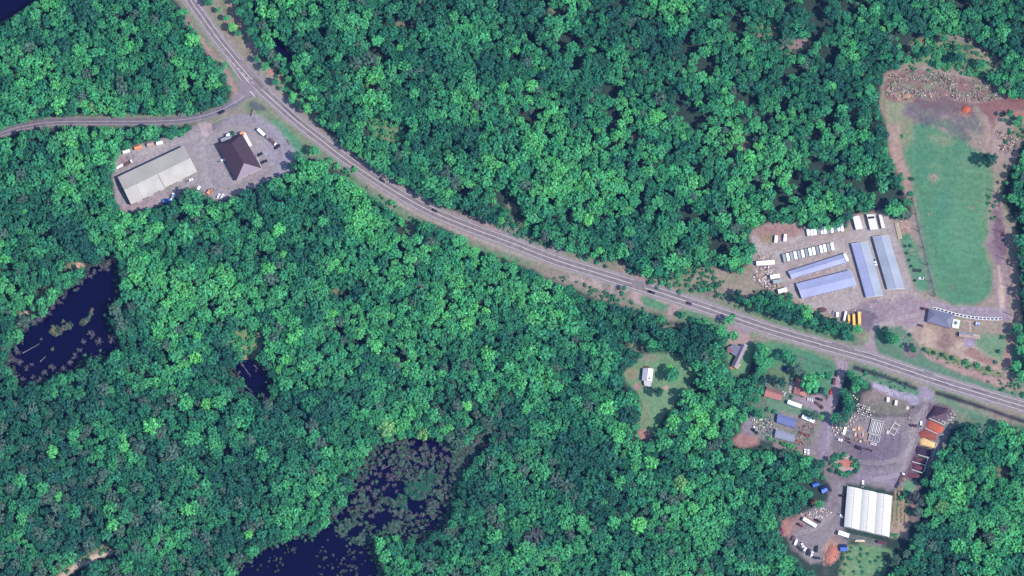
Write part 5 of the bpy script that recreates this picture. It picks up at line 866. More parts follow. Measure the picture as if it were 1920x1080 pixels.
mb = MB(); mb.tube((0, 0, .4), (6, -2.2, .6), .5, .3, 7); mb.tube((1.5, -.6, .5), (2.6, 1.4, .9), .25, .1, 5); mb.tube((3.5, -1.3, .5), (4.8, -.1, 1.1), .2, .1, 5); q = G(470, 218, 0); o_ = mb.build('fallen_branch', M['dark_wood'], None, (q.x, q.y, 0)); o_.rotation_euler = (0, 0, 1.6); tag(o_, 'dark fallen branch at the gravel yard\'s north tip', 'branch')
mb = MB(); mb.tube((0, 0, .3), (4.6, -2.1, .4), .25, .2, 6); q = G(1549, 683.5, 0); tag(mb.build('log', M['dark_wood'], None, (q.x, q.y, 0)), 'thin dark log lying on the lawn by the dirt drive', 'log')
mb = MB(); mb.tube((0, 0, .3), (2.6, -4.6, .4), .3, .2, 6); q = G(537, 262, 0); tag(mb.build('log', M['dark_wood'], None, (q.x, q.y, 0)), 'dark log on the grass east of the truck row', 'log')
for i, (x, y) in enumerate([(1515, 749), (1519, 750), (1523, 751.5)]): q = G(x, y, 0); mb = MB(); mb.box((0, 0, .6), (1.2, 2.6, 1.2), -.1, 0, .9); tag(mb.build('crate', M['white'], None, (q.x, q.y, 0)), '%s white crate from the west, in the row south of the small brown roof' % ORD[i], 'crate', 'white crates by the small brown roof')
for i, (x, y) in enumerate([(1468, 735), (1471, 738), (1470, 741), (1473, 736)]): q = G(x, y, 0); mb = MB(); mb.box((0, 0, .5), (1.3, .9, 1.0), .5*i, 0, .8); tag(mb.build('crate', M['white'], None, (q.x, q.y, 0)), '%s white crate from the west, beside the larger brown roof' % ORD[i], 'crate', 'white crates beside the larger brown roof')
# tall nets of the driving range
def net(label, posts, h):
    P = [G(x, y, 0) for x, y in posts]; c = P[0]; t = thing('safety_net', label, 'net', tuple(c)); top = Vector((0, 0, h))
    for p in P: mb = MB(); mb.tube(p-c, p-c+top, .32, .26, 8); mb.build('post', M['post_wood'], t)
    mb = MB()
    for a, b_ in zip(P, P[1:]):
        n_ = max(1, int((b_-a).length/4))
        for z in np.linspace(.3, h-.1, 5): mb.tube(a-c+Vector((0, 0, z)), b_-c+Vector((0, 0, z)), .05, n=3)
        for i in range(n_): q = a.lerp(b_, (i+.5)/n_)-c; mb.tube(q+Vector((0, 0, .3)), q+Vector((0, 0, h-.1)), .03, n=3)
    mb.build('mesh', M['cable'], t)
net('tall net on wooden posts along the west side of the driving range', [(1709, 374), (1716, 402.5), (1722.5, 433.5), (1730.4, 465), (1737.6, 497), (1745.6, 529), (1752, 556)], 8)
net('taller net on wooden posts along the east side of the driving range', [(1869, 362), (1872.4, 387), (1880.7, 437), (1888, 488), (1894.6, 538.7), (1901.7, 593)], 12.5)
# ------------------------------------------------------------------ foliage
leafm = bpy.data.materials.new('foliage'); leafm.use_nodes = True
n, l = leafm.node_tree.nodes, leafm.node_tree.links; b = n['Principled BSDF']; b.inputs['Roughness'].default_value = 0.75; b.inputs['Specular IOR Level'].default_value = 0.15
at = n.new('ShaderNodeAttribute'); at.attribute_name = 'tint'; oi = n.new('ShaderNodeObjectInfo')
mx = n.new('ShaderNodeMix'); mx.data_type = 'RGBA'; mx.blend_type = 'MULTIPLY'; mx.inputs[0].default_value = 1
l.new(at.outputs['Color'], mx.inputs[6]); l.new(oi.outputs['Color'], mx.inputs[7]); l.new(mx.outputs[2], b.inputs['Base Color'])
tr = n.new('ShaderNodeBsdfTranslucent'); l.new(mx.outputs[2], tr.inputs['Color']); ms = n.new('ShaderNodeMixShader'); ms.inputs[0].default_value = 0.18
l.new(b.outputs[0], ms.inputs[1]); l.new(tr.outputs[0], ms.inputs[2]); l.new(ms.outputs[0], n['Material Output'].inputs['Surface'])
barkm = nmat('bark', (92, 92, 86), 0.9, .2, 2.0); barem = nmat('bare_wood', (138, 134, 142), 0.9, .25, 1.5)

def crown_proto(seed, lobes=24, per=9, fill=26, flat=0.9, conif=False):
    """unit crown: radius about 1, centre at the origin; returns quads (n,4,3) and tint (n,3)"""
    r = np.random.default_rng(seed); Q, T = [], []
    def quad(p, d, size, t):
        d = d/np.linalg.norm(d); u = np.cross(d, r.normal(size=3)); u /= np.linalg.norm(u); v = np.cross(d, u)
        k = size*np.array([r.uniform(.75, 1.25) for _ in range(4)])
        Q.append([p-u*k[0]-v*k[0]*.6, p+u*k[1]-v*k[1]*.7+d*size*r.uniform(-.35, .2), p+u*k[2]*.8+v*k[2], p-u*k[3]*.9+v*k[3]*.8+d*size*r.uniform(-.35, .2)]); T.append(t)
    ph = r.uniform(0, 6.28); e1, e2 = r.uniform(.04, .15), r.uniform(.03, .1)
    for i in range(lobes):
        u_ = (i+.5)/lobes; a = i*2.39996+r.uniform(-.35, .35)+ph
        rad = math.sqrt(u_)*0.8*(1+e1*math.cos(2*a+ph)+e2*math.cos(3*a)); z = flat*math.sqrt(max(0, 1-(rad/0.95)**2))*.62
        if i % 4 == 3: z -= r.uniform(.1, .35)
        if conif: z = 1.6*(1-rad)-.6
        c = np.array([rad*math.cos(a), rad*math.sin(a), z+r.uniform(-.12, .12)]); lr = r.uniform(.17, .31)*(1.0 if lobes > 20 else 1.25)
        bt = r.uniform(.76, 1.24); base = np.array([bt*r.uniform(.88, 1.12), bt, bt*r.uniform(.86, 1.14)])
        up = np.array([c[0]*.8, c[1]*.8, 1.0])
        for k in range(per):
            d = r.normal(size=3); d /= np.linalg.norm(d); d = d+up*.75; d /= np.linalg.norm(d)
            quad(c+d*lr*r.uniform(.75, 1.1), d+r.normal(size=3)*.25, r.uniform(.085, .15)*(24/lobes)**.5*(9/per)**.35, base*r.uniform(.85, 1.15))
    for i in range(fill):
        a, q = r.uniform(0, 6.28), math.sqrt(r.uniform(0, 1))*.85
        quad(np.array([q*math.cos(a), q*math.sin(a), r.uniform(-.15, .28)-.25*q]), np.array([r.normal()*.45, r.normal()*.45, 1.]), r.uniform(.12, .19), np.full(3, r.uniform(.75, 1.1)))
    return np.array(Q), np.array(T)
HI = [crown_proto(100+i, 30, 12, 34, .9) for i in range(8)]; LO = [crown_proto(200+i, 24, 8, 26, .8) for i in range(16)]
DARKC = [crown_proto(300+i, 26, 12, 24, 1.25) for i in range(3)]; SHR = [crown_proto(400+i, 9, 9, 6) for i in range(5)]
def proto_meshes(name, protos):
    out = []
    for Q, T in protos:
        V = Q.reshape(-1, 3); out.append(npmesh(name, V, np.arange(len(V)).reshape(-1, 4), leafm, T))
    return out
crownM, darkM, shrubM = proto_meshes('crown', HI), proto_meshes('crown', DARKC), proto_meshes('shrub', SHR)
def trunk_mesh(seed):
    r = random.Random(seed); mb = MB(); mb.tube((0, 0, -.2), (0.02, 0, 1.15), .036, .016, 7)
    for i in range(6):
        a = i*1.05+r.uniform(-.3, .3); z = .62+.07*i; mb.tube((0.01, 0, z), (.33*math.cos(a), .33*math.sin(a), z+.3), .014, .006, 5)
    me = bpy.data.meshes.new('trunk'); me.from_pydata(mb.v, [], mb.f); me.materials.append(barkm); return me
trunkM = [trunk_mesh(i) for i in range(3)]
def bare_mesh(seed, nb=24):
    r = random.Random(seed); mb = MB(); mb.tube((0, 0, -.2), (r.uniform(-.08, .08), r.uniform(-.08, .08), 1.2), .03, .008, 5)
    for i in range(nb):
        a = r.uniform(0, 6.28); z = r.uniform(.35, 1.1); L = r.uniform(.3, .62)*(1.35-.6*z); e = (L*math.cos(a), L*math.sin(a), z+L*r.uniform(.3, .9))
        mb.tube((0, 0, z), e, .018, .008, 3); m_ = tuple((x*.6) for x in e[:2])+(z*.4+e[2]*.6,)
        for k in range(2):
            b2 = a+r.uniform(-.9, .9); mb.tube(m_, (m_[0]+.2*math.cos(b2), m_[1]+.2*math.sin(b2), m_[2]+r.uniform(0, .2)), .010, .006, 3)
    me = bpy.data.meshes.new('bare_tree'); me.from_pydata(mb.v, [], mb.f); me.materials.append(barem); return me
bareM = [bare_mesh(i) for i in range(4)]
def T_(c): return lin(c)*np.array([.66, .605, .64])
TONES = {'bright': (104, 210, 118), 'light': (86, 186, 116), 'mid': (68, 158, 106), 'deep': (54, 132, 96), 'dark': (46, 106, 88), 'lime': (116, 220, 116), 'grey': (92, 130, 108), 'yellow': (124, 190, 112), 'brown': (90, 104, 98)}
WORD = {'bright': 'bright green', 'light': 'light green', 'mid': 'mid green', 'deep': 'deep green', 'dark': 'dark green', 'lime': 'lime green', 'grey': 'grey-green', 'yellow': 'yellowish green', 'brown': 'grey-brown'}
LAND = [((474, 172), 'road junction'), ((295, 330), 'long grey metal shed'), ((448, 293), 'dark brown hipped roof'), ((1213, 703), 'white-roofed bungalow'), ((1385, 668), 'grey-roofed house'), ((1450, 735), 'brown-roofed house'),
        ((1628, 965), 'white greenhouse'), ((1765, 597), 'blue-grey pavilion'), ((1545, 520), 'storage units'), ((1855, 300), 'round tree on the range'), ((120, 600), 'big west pond'), ((470, 712), 'small round pond'), ((560, 1050), 'south pond'), ((790, 880), 'swamp'), ((20, 8), 'corner lake'),
        ((515, 80), 'stream'), ((724, 245), 'pale scrub glade'), ((160, 1052), 'dirt track'), ((1490, 86), 'brown woodland clearing'), ((1222, 548), 'two cars on the highway'), ((815, 395), 'lone highway car'), ((1775, 165), 'rubble strip'), ((1604, 600), 'school buses'), ((1755, 830), 'mulch bins'), ((200, 228), 'side road')]
DIRS = ['east', 'east-north-east', 'north-east', 'north-north-east', 'north', 'north-north-west', 'north-west', 'west-north-west', 'west', 'west-south-west', 'south-west', 'south-south-west', 'south', 'south-south-east', 'south-east', 'east-south-east']
TENS = ['', 'ten', 'twenty', 'thirty', 'forty', 'fifty', 'sixty', 'seventy', 'eighty', 'ninety']
NUM = {i: (TENS[i] if i < 10 else ('one' if i < 20 else 'two')+' hundred'+(' and '+TENS[i % 10] if i % 10 else '')) for i in range(1, 31)}
seen_labels = set()
def where(px, py):
    cand = sorted((math.hypot(px-a, py-b_), a, b_, nm) for (a, b_), nm in LAND)
    for d, a, b_, nm in cand:
        yield '%s metres %s of the %s' % (NUM[max(1, int(round(d*S/10)))] if d*S < 300 else 'far', DIRS[int(round(math.atan2(b_-py, px-a)/(math.pi/8))) % 16], nm)
def unique(head, px, py):
    for wv in where(px, py):
        s = head+' '+wv
        if s not in seen_labels and len(s.replace('-', ' ').split()) <= 20 and len(s.split()) <= 16: seen_labels.add(s); return s
    return head
def size_word(r): return 'small' if r < 7 else 'medium' if r < 10 else 'broad' if r < 14 else 'very broad'
tree_spots = []
def tree(px, py, r, tone='mid', kind='tree', hgt=None, lab=None):
    R = r*S*1.08; H = hgt or min(15, max(3.2, 2.2+R*2.1)); zc = max(H-R*0.75, R*.6); p = G(px, py, zc); sd_ = int(px*7+py*13)
    rr = random.Random(sd_); c = T_(TONES[tone])*rr.uniform(.93, 1.07)
    head = '%s %s-crowned tree' % (WORD[tone], size_word(r)) if kind == 'tree' else '%s round shrub' % WORD[tone]
    nm = 'broadleaf_tree' if kind == 'tree' else 'shrub'
    if kind == 'shrub' :
        o = link(bpy.data.objects.new('shrub', rr.choice(shrubM))); q = G(px, py, R*.5); o.location = (q.x, q.y, R*.45); o.scale = (R*1.1, R*1.1, R*.95); o.rotation_euler = (0, 0, rr.uniform(0, 6.28))
        o.color = (*c, 1); tag(o, lab or unique(head, px, py), 'shrub', 'shrubs and bushes in the open ground'); tree_spots.append((px, py, r)); return o
    t = thing(nm, lab or unique(head, px, py), 'tree', (p.x, p.y, 0), rr.uniform(0, 6.28), 'broadleaf trees')
    cr = link(bpy.data.objects.new('crown', (darkM if tone == 'dark' else crownM)[sd_ % (3 if tone == 'dark' else 8)])); cr.parent = t; cr.location = (0, 0, zc)
    cr.scale = (R*rr.uniform(.94, 1.08), R*rr.uniform(.94, 1.08), R*rr.uniform(.85, 1.0)); cr.color = (*c, 1)
    tk = link(bpy.data.objects.new('trunk', trunkM[sd_ % 3])); tk.parent = t; tk.scale = (R*1.4, R*1.4, zc*.9)
    tree_spots.append((px, py, r)); return t
# single trees in the open and along the roads
ISO = '''436 51 8 lime|425 34 6 light|446 62 6 mid|392 4 8 mid|410 19 5 light|481 111 6 mid|497 125 8 light|517 154 7 mid|529 166 4 light|550 180 7 bright|547 189 6 light|564 190 6 light|577 203 10 bright|562 198 7 dark|586 185 9 bright|606 231 7 light|597 222 6 light|450 22 9 mid|461 30 9 deep|443 0 9 mid
470 58 9 mid|477 70 9 deep|486 82 10 mid|496 96 10 deep|507 104 9 grey|519 120 7 grey|530 133 7 mid|541 148 6 light|556 160 8 mid|421 122 5 light|347 22 6 light|1855 299 13 dark|1846 296 7 dark
1905 231 6 light|1893 214 5 mid|1912 222 6 mid|1885 225 4 deep|1800 108 10 deep|1796 90 7 mid|1785 112 7 dark|1738 96 8 deep|1725 104 6 deep|1760 120 6 light|1716 92 8 mid|1702 112 7 light|1770 72 8 mid|1840 120 9 mid|1880 168 8 bright|1860 145 9 mid
1425 651 9 mid|1434 661 10 light|1422 671 11 mid|1434 682 11 light|1426 696 10 mid|1443 677 8 light|1456 668 7 deep|1476 666 10 mid|1487 674 9 mid|1496 693 11 grey|1506 703 8 grey|1519 718 17 light|1430 715 9 dark|1452 708 5 deep|1466 717 9 dark|1541 733 7 dark|1416 712 10 deep|1424 733 10 mid|1416 749 9 mid
1596 703 9 mid|1608 716 11 mid|1620 722 8 mid|1604 728 9 light|1581 735 8 deep|1589 748 10 mid|1592 762 11 deep|1588 776 9 deep|1566 784 10 mid|1577 792 9 grey|1584 786 8 deep|1527 779 9 grey|1541 782 5 lime|1422 776 10 mid|1409 766 7 mid
1659 619 7 dark|1668 631 9 deep|1679 637 9 light|1672 640 7 mid|1662 628 6 dark|1709 648 5 dark|1713 656 6 deep|1533 590 8 dark|1542 600 8 dark|1553 606 8 deep|1562 604 8 dark|1571 612 8 deep|1583 610 8 deep|1592 616 7 deep|1607 618 9 light|1513 586 12 bright|1502 578 9 mid|1494 592 9 dark|1499 603 9 deep|1488 583 9 deep|1478 572 10 mid|1464 572 11 mid|1452 566 10 deep|1464 558 6 light|1480 556 7 deep|1436 566 8 mid|1425 560 8 mid|1412 562 7 deep|1400 566 7 mid|1386 560 9 dark|1383 549 7 dark|1444 552 7 deep
1262 703 12 mid|1255 689 6 lime|1267 691 4 light|1234 735 9 dark|1247 694 5 light|1915 635 10 light|1916 656 10 light|1906 686 10 light|1917 706 10 light|1903 678 6 dark|1908 615 9 mid|1900 622 6 dark
1048 455 12 mid|1072 457 8 mid|1091 466 10 mid|1100 470 6 light|695 280 6 mid|676 282 7 light|640 250 10 deep|655 262 9 mid|700 305 9 light|722 305 10 light|748 318 13 dark|752 338 9 light|775 350 6 mid|796 352 8 light|812 366 8 mid|840 365 11 bright|828 355 9 light|918 356 8 mid|930 388 7 mid|938 412 8 bright|1170 540 5 mid|590 283 9 light|556 292 8 deep|548 312 8 dark|1375 630 9 light|1367 600 9 light|1352 622 12 light|1336 618 8 light
1536 946 8 light|1714 1024 9 light|1540 870 9 deep|1734 905 8 mid|1680 1050 9 grey|1700 1040 9 grey|1722 960 9 grey|1730 940 8 grey|1717 930 8 brown|1560 862 6 deep'''
for row in ISO.replace('\n', '|').split('|'):
    a = row.split(); tree(float(a[0]), float(a[1]), float(a[2]), a[3])
# crowns that stand out of the woods
FOR = '''102 42 10 light|86 64 9 light|360 78 16 bright|316 48 8 light|230 95 11 light|230 125 12 light|178 132 10 light|110 195 17 bright|154 195 9 bright|175 200 9 yellow|220 195 12 light|290 194 6 lime|359 194 6 lime|318 198 14 light|372 162 9 light|410 162 9 lime|418 172 11 deep|30 120 9 light|158 85 8 light|178 8 8 light|310 5 9 light|337 25 8 light
572 112 14 light|609 191 8 light|752 90 8 lime|642 12 12 light|950 17 17 dark|1020 125 8 lime|1010 100 9 light|968 94 8 bright|946 162 9 bright|997 162 12 bright|953 205 9 lime|975 227 8 bright|1120 242 9 bright|778 175 11 light|1037 8 10 mid|1095 10 12 light|915 265 8 bright|1310 195 8 bright|1378 210 9 light|1292 172 9 light|1282 255 9 bright|1285 238 8 light|1395 145 9 light|1562 160 9 bright|1352 30 6 light|1580 205 10 light|1620 255 12 light|1630 170 11 light|1302 107 8 light|1415 235 12 light|1655 56 6 lime|1320 98 11 light
1081 287 16 light|1234 287 14 light|1046 307 10 bright|1320 285 10 light|1401 320 13 light|1125 382 10 bright|1145 325 10 bright|1103 412 11 lime|1045 337 10 bright|1195 350 12 light|1232 380 12 light|1240 337 8 bright|1355 415 16 light|1257 492 17 light|1165 472 15 light|1125 470 8 bright|1017 377 12 light|1290 460 16 deep|1340 380 20 deep|1140 440 16 deep
522 432 14 bright|482 415 12 light|532 477 8 lime|502 505 13 bright|547 505 12 light|624 587 9 lime|605 550 11 light|725 542 12 light|782 450 12 light|800 487 11 light|820 550 14 light|802 597 14 light|912 585 9 lime|842 612 12 light|550 605 14 light|547 637 13 bright|640 477 10 light|522 550 14 light|485 572 12 light|605 415 12 light|657 430 10 light|590 590 20 deep
536 675 11 bright|524 694 8 lime|705 650 12 bright|717 637 8 light|670 677 10 light|915 665 14 bright|790 760 16 light|812 780 13 light|875 760 11 lime|725 805 17 yellow|792 815 12 yellow|680 845 14 light|560 810 14 mid|492 852 16 light|687 707 11 light|935 742 9 yellow|582 760 17 mid|575 667 19 mid|730 700 20 deep|640 760 18 deep
915 690 12 light|1100 710 12 light|1140 765 15 bright|1160 820 15 bright|1325 760 14 light|875 790 10 light|987 765 13 light|1192 855 14 light|922 612 11 light|1280 800 12 deep|1040 725 13 light|1135 695 12 light|1180 780 20 dark|1290 745 16 light|1262 792 14 bright|1300 812 15 bright|1318 790 14 lime|1334 812 13 bright|1345 780 14 light|1305 770 14 bright|1245 832 15 light|1285 835 14 light|1325 715 20 mid|1352 700 15 mid|1380 745 14 mid|1340 660 16 mid
1197 985 17 lime|1017 887 15 light|1162 905 14 light|1220 867 14 bright|1275 905 13 yellow|1325 985 20 light|1352 975 17 light|1132 942 9 light|1000 967 10 light|970 1032 8 lime|1162 1022 21 deep|1000 1007 19 brown|1312 835 13 light|1375 900 8 bright|1150 980 14 light|1060 980 16 light|927 1010 18 light
1795 926 20 bright|1766 952 12 yellow|1763 893 14 light|1849 980 15 light|1819 887 11 bright|1795 1026 16 light|1896 860 12 light|1881 798 10 light|1849 852 9 light|1870 830 16 mid|1790 860 16 deep|1885 1010 16 light
235 412 14 bright|295 428 12 bright|347 440 18 light|45 397 8 bright|40 435 9 light|175 440 12 light|350 510 20 light|385 550 15 light|382 590 14 light|292 475 10 light|262 505 12 light|370 632 10 lime|432 430 16 mid|465 500 13 mid|215 582 12 grey|366 673 13 lime|350 753 15 light|388 758 11 lime
285 802 18 bright|360 825 18 light|138 815 14 light|98 847 12 bright|398 832 12 light|232 837 12 bright|352 957 13 bright|210 985 12 bright|82 915 12 light|37 900 15 light|110 932 10 bright|137 960 15 mid|467 1002 9 lime|410 755 14 light|270 770 14 deep|260 840 14 grey|320 850 18 grey|440 770 16 deep|1640 20 12 light|1880 60 14 light|1470 1060 16 light|1420 900 16 mid|1390 870 14 light|1470 890 16 mid|1510 870 12 light|1440 860 14 light'''
for row in FOR.replace('\n', '|').split('|'):
    a = row.split(); tree(float(a[0]), float(a[1]), float(a[2]), a[3])
# bushes
BUSH = '''1733 655 3.5 dark|1751 661 3 dark|1767 665 3.5 dark|1786 672 4 deep|1811 679 5 mid|1833 685 5 mid|1854 691 4 deep|1872 659 3.5 dark|1867 679 3.5 deep|1881 633 4 deep|1698 462 2.5 dark|1700 475 2.5 dark|1705 488 2.5 dark|1709 499 2.5 dark|1716 526 2.5 dark|1708 461 3 deep|1710 336 4 dark|1693 255 3 light|1344 533 4 dark|1306 538 4 deep|1298 545 4 deep|1290 535 4 mid|1167 550 4 mid|1560 702 3 light|1552 703 5 mid|1555 708 4 mid|1538 705 6 light|1895 211 4 deep|1880 215 4 dark|1868 213 3 dark
1575 872 4 mid|1568 876 4 mid|1562 870 5 mid|1572 884 5 deep|1580 888 5 mid|1588 890 5 mid|1594 886 4 deep|1558 882 4 deep|1602 872 5 mid|1608 878 4 mid|1604 884 4 dark|1598 860 4 deep|1578 858 5 deep|1570 854 5 deep|1563 858 4 mid|1606 864 4 deep|1584 853 4 mid|1566 862 4 mid|1610 870 4 grey
1275 548 4 mid|1232 540 3 deep|1120 492 4 mid|1100 486 4 mid|1086 480 4 deep|1135 500 3 dark|1180 508 5 mid|1222 528 6 mid|1242 532 5 light|1255 536 5 mid|1376 592 4 mid|1280 592 6 mid|1296 600 6 deep|1310 604 6 mid|1322 606 7 light|1270 588 4 dark|1030 456 5 grey|1000 444 6 grey|985 434 6 mid|965 424 6 mid|955 412 6 deep|992 424 6 mid|1012 436 6 mid
665 318 5 light|690 372 6 mid|705 382 6 light|722 392 6 mid|740 405 5 mid|735 380 5 light|632 312 6 light|650 322 6 mid|618 302 6 light|430 165 4 mid|436 250 4 deep|345 246 6 mid|352 240 6 deep|338 252 6 mid|323 256 6 mid|1706 628 3 dark|1492 760 3 deep|1440 768 4 mid|1452 772 4 mid|1504 742 3 mid|1484 744 3 deep|1692 650 3 light|1624 700 4 mid|1690 935 5 mid|1698 928 5 mid|1703 940 4 grey|1705 960 4 mid|1670 1003 4 mid|1680 1005 4 light|1410 848 6 light|1500 858 5 light|1520 862 6 bright|1528 872 5 bright|1535 884 5 light|1542 895 4 mid'''
for row in BUSH.replace('\n', '|').split('|'):
    a = row.split(); tree(float(a[0]), float(a[1]), float(a[2]), a[3], 'shrub')

# ------------------------------------------------------------------ the wood: thousands of trees, one mass
rr = np.random.default_rng(21)
GX, GY = np.meshgrid(np.arange(-90, 2012, 3.0), np.arange(-80, 1170, 3.0)); NF1 = fields(4, 31, GX.shape, 26); NF2 = fields(3, 32, GX.shape, 14); NF3 = fields(4, 33, GX.shape, 40); NF4 = fields(3, 34, GX.shape, 10)
def samp(F, x, y):
    i = np.clip(((y+80)/3).astype(int), 0, GX.shape[0]-1); j = np.clip(((x+90)/3).astype(int), 0, GX.shape[1]-1); return F[i, j]
open_ = np.zeros(GX.shape, bool)
for p_ in CLEAR: open_ |= inpoly(p_, GX, GY)
open_ |= segdist(HWY, GX, GY) < 15; open_ |= segdist(SIDE, GX, GY) < 9; open_ |= segdist(TRACK, GX, GY) < 10
OPENF = open_.astype(float)
def radius_at(x, y):
    ne = max(0, min(1, (x-950)/300))*max(0, min(1, (330-y)/150)); n1 = samp(NF3, np.array(x), np.array(y))
    return (9.3-2.0*ne)*(0.72+0.6*float(n1))*rr.uniform(.62, 1.34)
cell = 14.0; gridd = {}
def near(x, y, r, k):
    ci, cj = int(x//cell), int(y//cell)
    for i in range(ci-2, ci+3):
        for j in range(cj-2, cj+3):
            for (a, b_, q) in gridd.get((i, j), ()):
                if (a-x)**2+(b_-y)**2 < (k*(q+r))**2: return True
    return False
def put(x, y, r): gridd.setdefault((int(x//cell), int(y//cell)), []).append((x, y, r))
for (x, y, r) in tree_spots: put(x, y, r)
ang = np.arange(8)*math.pi/4; spots = []
for att in range(120000):
    x, y = rr.uniform(-85, 2005), rr.uniform(-75, 1165); r = radius_at(x, y)
    if att > 60000: r *= rr.uniform(.4, .62)
    qx, qy = x+np.cos(ang)*r*.62, y+np.sin(ang)*r*.62
    if samp(OPENF, np.append(qx, x), np.append(qy, y)).any(): continue
    g_ = float(samp(NF4, np.array(x), np.array(y))); thr = 0.26 if y > 500 or x < 600 else 0.31
    if x > 900 and y < 480: thr = 0.375
    if g_ < thr: continue
    if near(x, y, r, .66 if att < 60000 else .62): continue
    put(x, y, r); spots.append((x, y, r))
spots = np.array(spots); print('wood trees', len(spots))
BIAS = '''1290 780 70 12|480 470 90 6|330 500 60 5|720 640 110 4|1300 980 80 8|1790 960 70 8|1150 820 60 5|300 820 50 8|130 200 70 5|980 300 140 3|1100 320 90 4|360 690 50 6|740 810 50 6|560 640 50 5|1880 850 60 4|235 425 50 4|1600 220 60 4|1370 210 60 3|320 180 60 4|570 720 80 -7|640 790 80 -8|120 880 150 -5|430 850 80 -7|200 700 90 -6|1000 560 80 -6|1180 600 80 -6|860 200 100 -6|1320 390 80 -6|1230 110 90 -5|800 60 100 -4|1040 900 80 -6|1160 740 50 -9|80 420 80 -5|160 60 90 -4|1880 40 80 -4|1100 930 80 -6|880 960 60 -5|600 480 60 -5|700 560 60 -4|950 800 60 -5|60 760 80 -5|1290 640 60 -7|1480 960 60 -4|1430 900 60 -3|480 720 50 -5|220 620 60 -4|520 330 60 -3|1700 60 60 -3'''
BIAS = [tuple(float(v) for v in b_.split()) for b_ in BIAS.split('|')]
def tint_at(x, y):
    bias = sum(d/100*math.exp(-((x-a)**2+(y-c)**2)/(r*r)) for a, c, r, d in BIAS)
    v = 0.5*float(samp(NF1, np.array(x), np.array(y)))+0.5*float(samp(NF2, np.array(x), np.array(y)))+rr.normal()*.055-.02+bias
    sw = max(0, min(1, (520-x)/300))*max(0, min(1, (y-700)/150))
    mw = .45*math.exp(-((x-900)**2+(y-815)**2)/4500)+.25*math.exp(-((x-840)**2+(y-1000)**2)/3000)
    if rr.random() < .035+.26*sw+mw: return np.array(T_(TONES['grey']))*rr.uniform(.8, 1.05)
    stops = [(0.25, 'dark'), (0.40, 'deep'), (0.50, 'mid'), (0.60, 'light'), (0.76, 'bright')]; v -= .06*sw
    v = min(max(v, .26), .75)
    for (a, ta), (b2, tb) in zip(stops, stops[1:]):
        if v <= b2: t = (v-a)/(b2-a); return (T_(TONES[ta])*(1-t)+T_(TONES[tb])*t)*rr.uniform(.93, 1.07)*np.array([rr.uniform(.88, 1.15), 1, rr.uniform(.92, 1.08)])
def mass(name, spots, protos, tintf, hf, label, cat, trunk=True):
    AV, AT, TV = [], [], []
    for (x, y, r) in spots:
        R = r*S*1.17; H = hf(R); zc = max(H-R*.75, R*.5); p = G(x, y, zc); Q, T = protos[rr.integers(len(protos))]
        a = rr.uniform(0, 6.28); c, s = math.cos(a), math.sin(a); M = np.array([[c, -s, 0], [s, c, 0], [0, 0, rr.uniform(.85, 1.05)]])*R*np.array([[rr.uniform(.8, 1.2)], [rr.uniform(.8, 1.2)], [1]])
        AV.append(Q.reshape(-1, 3)@M.T+np.array([p.x, p.y, zc])); AT.append(T*tintf(x, y))
        if trunk:
            w_ = .03*R+.08; TV.append(np.array([[[p.x-w_, p.y-w_, -.1], [p.x+w_, p.y-w_, -.1], [p.x+w_*.4, p.y-w_*.4, zc], [p.x-w_*.4, p.y-w_*.4, zc]], [[p.x+w_, p.y-w_, -.1], [p.x, p.y+w_, -.1], [p.x, p.y+w_*.4, zc], [p.x+w_*.4, p.y-w_*.4, zc]], [[p.x, p.y+w_, -.1], [p.x-w_, p.y-w_, -.1], [p.x-w_*.4, p.y-w_*.4, zc], [p.x, p.y+w_*.4, zc]]]).reshape(-1, 3))
    V = np.vstack(AV+TV); nt_ = sum(len(t) for t in TV)//4; C = np.vstack(AT+([np.tile(alb((70, 80, 72)), (nt_, 1))] if nt_ else []))
    o = link(bpy.data.objects.new(name, npmesh(name, V, np.arange(len(V)).reshape(-1, 4), leafm, C))); o['kind'] = 'stuff'; tag(o, label, cat); return o
mass('woodland', spots, LO, tint_at, lambda R: min(15, 7+R*1.4)*rr.uniform(.88, 1.1), 'dense green broadleaf wood covering the land on both sides of the highway', 'woodland')
# low growth: glades, verges, swamp hummocks
SW = [(690, 836), (900, 800), (920, 826), (850, 935), (840, 975), (760, 1004), (700, 990), (655, 980), (665, 890)]
us = []; GL = [(g_, 1.0) for g_ in GAPS[:40]]
def scatter(poly, dens, r0, r1, tone, clump=0.0):
    a = np.array(poly); x0_, y0_ = a.min(0); x1_, y1_ = a.max(0); area = (x1_-x0_)*(y1_-y0_)
    for _ in range(int(area*dens)):
        x, y = rr.uniform(x0_, x1_), rr.uniform(y0_, y1_)
        if inpoly(poly, np.array(x), np.array(y)) and not (clump and samp(NF4, np.array(x), np.array(y)) < clump): us.append((x, y, rr.uniform(r0, r1), tone))
for g_ in GAPS: scatter(g_, .012, 1.5, 3.2, 'mid')
scatter(ell(724, 242, 44, 24, 20), .014, 2, 5, 'light'); scatter(ell(1752, 98, 48, 26, 10), .016, 1.5, 4.5, 'light'); scatter(ell(1800, 125, 66, 16, 10), .03, 1.2, 3, 'light'); scatter(ell(463, 640, 34, 28, 30), .016, 2, 5, 'light'); scatter(ell(1318, 522, 44, 24, 15), .014, 1.5, 4, 'mid'); scatter(ell(1440, 62, 40, 34), .012, 2, 5, 'mid'); scatter(ell(1450, 110, 50, 26, -20), .008, 2, 5, 'mid')
scatter([(478, 56), (500, 100), (530, 140), (560, 180), (552, 190), (520, 150), (490, 112)], .02, 1.5, 4, 'mid')
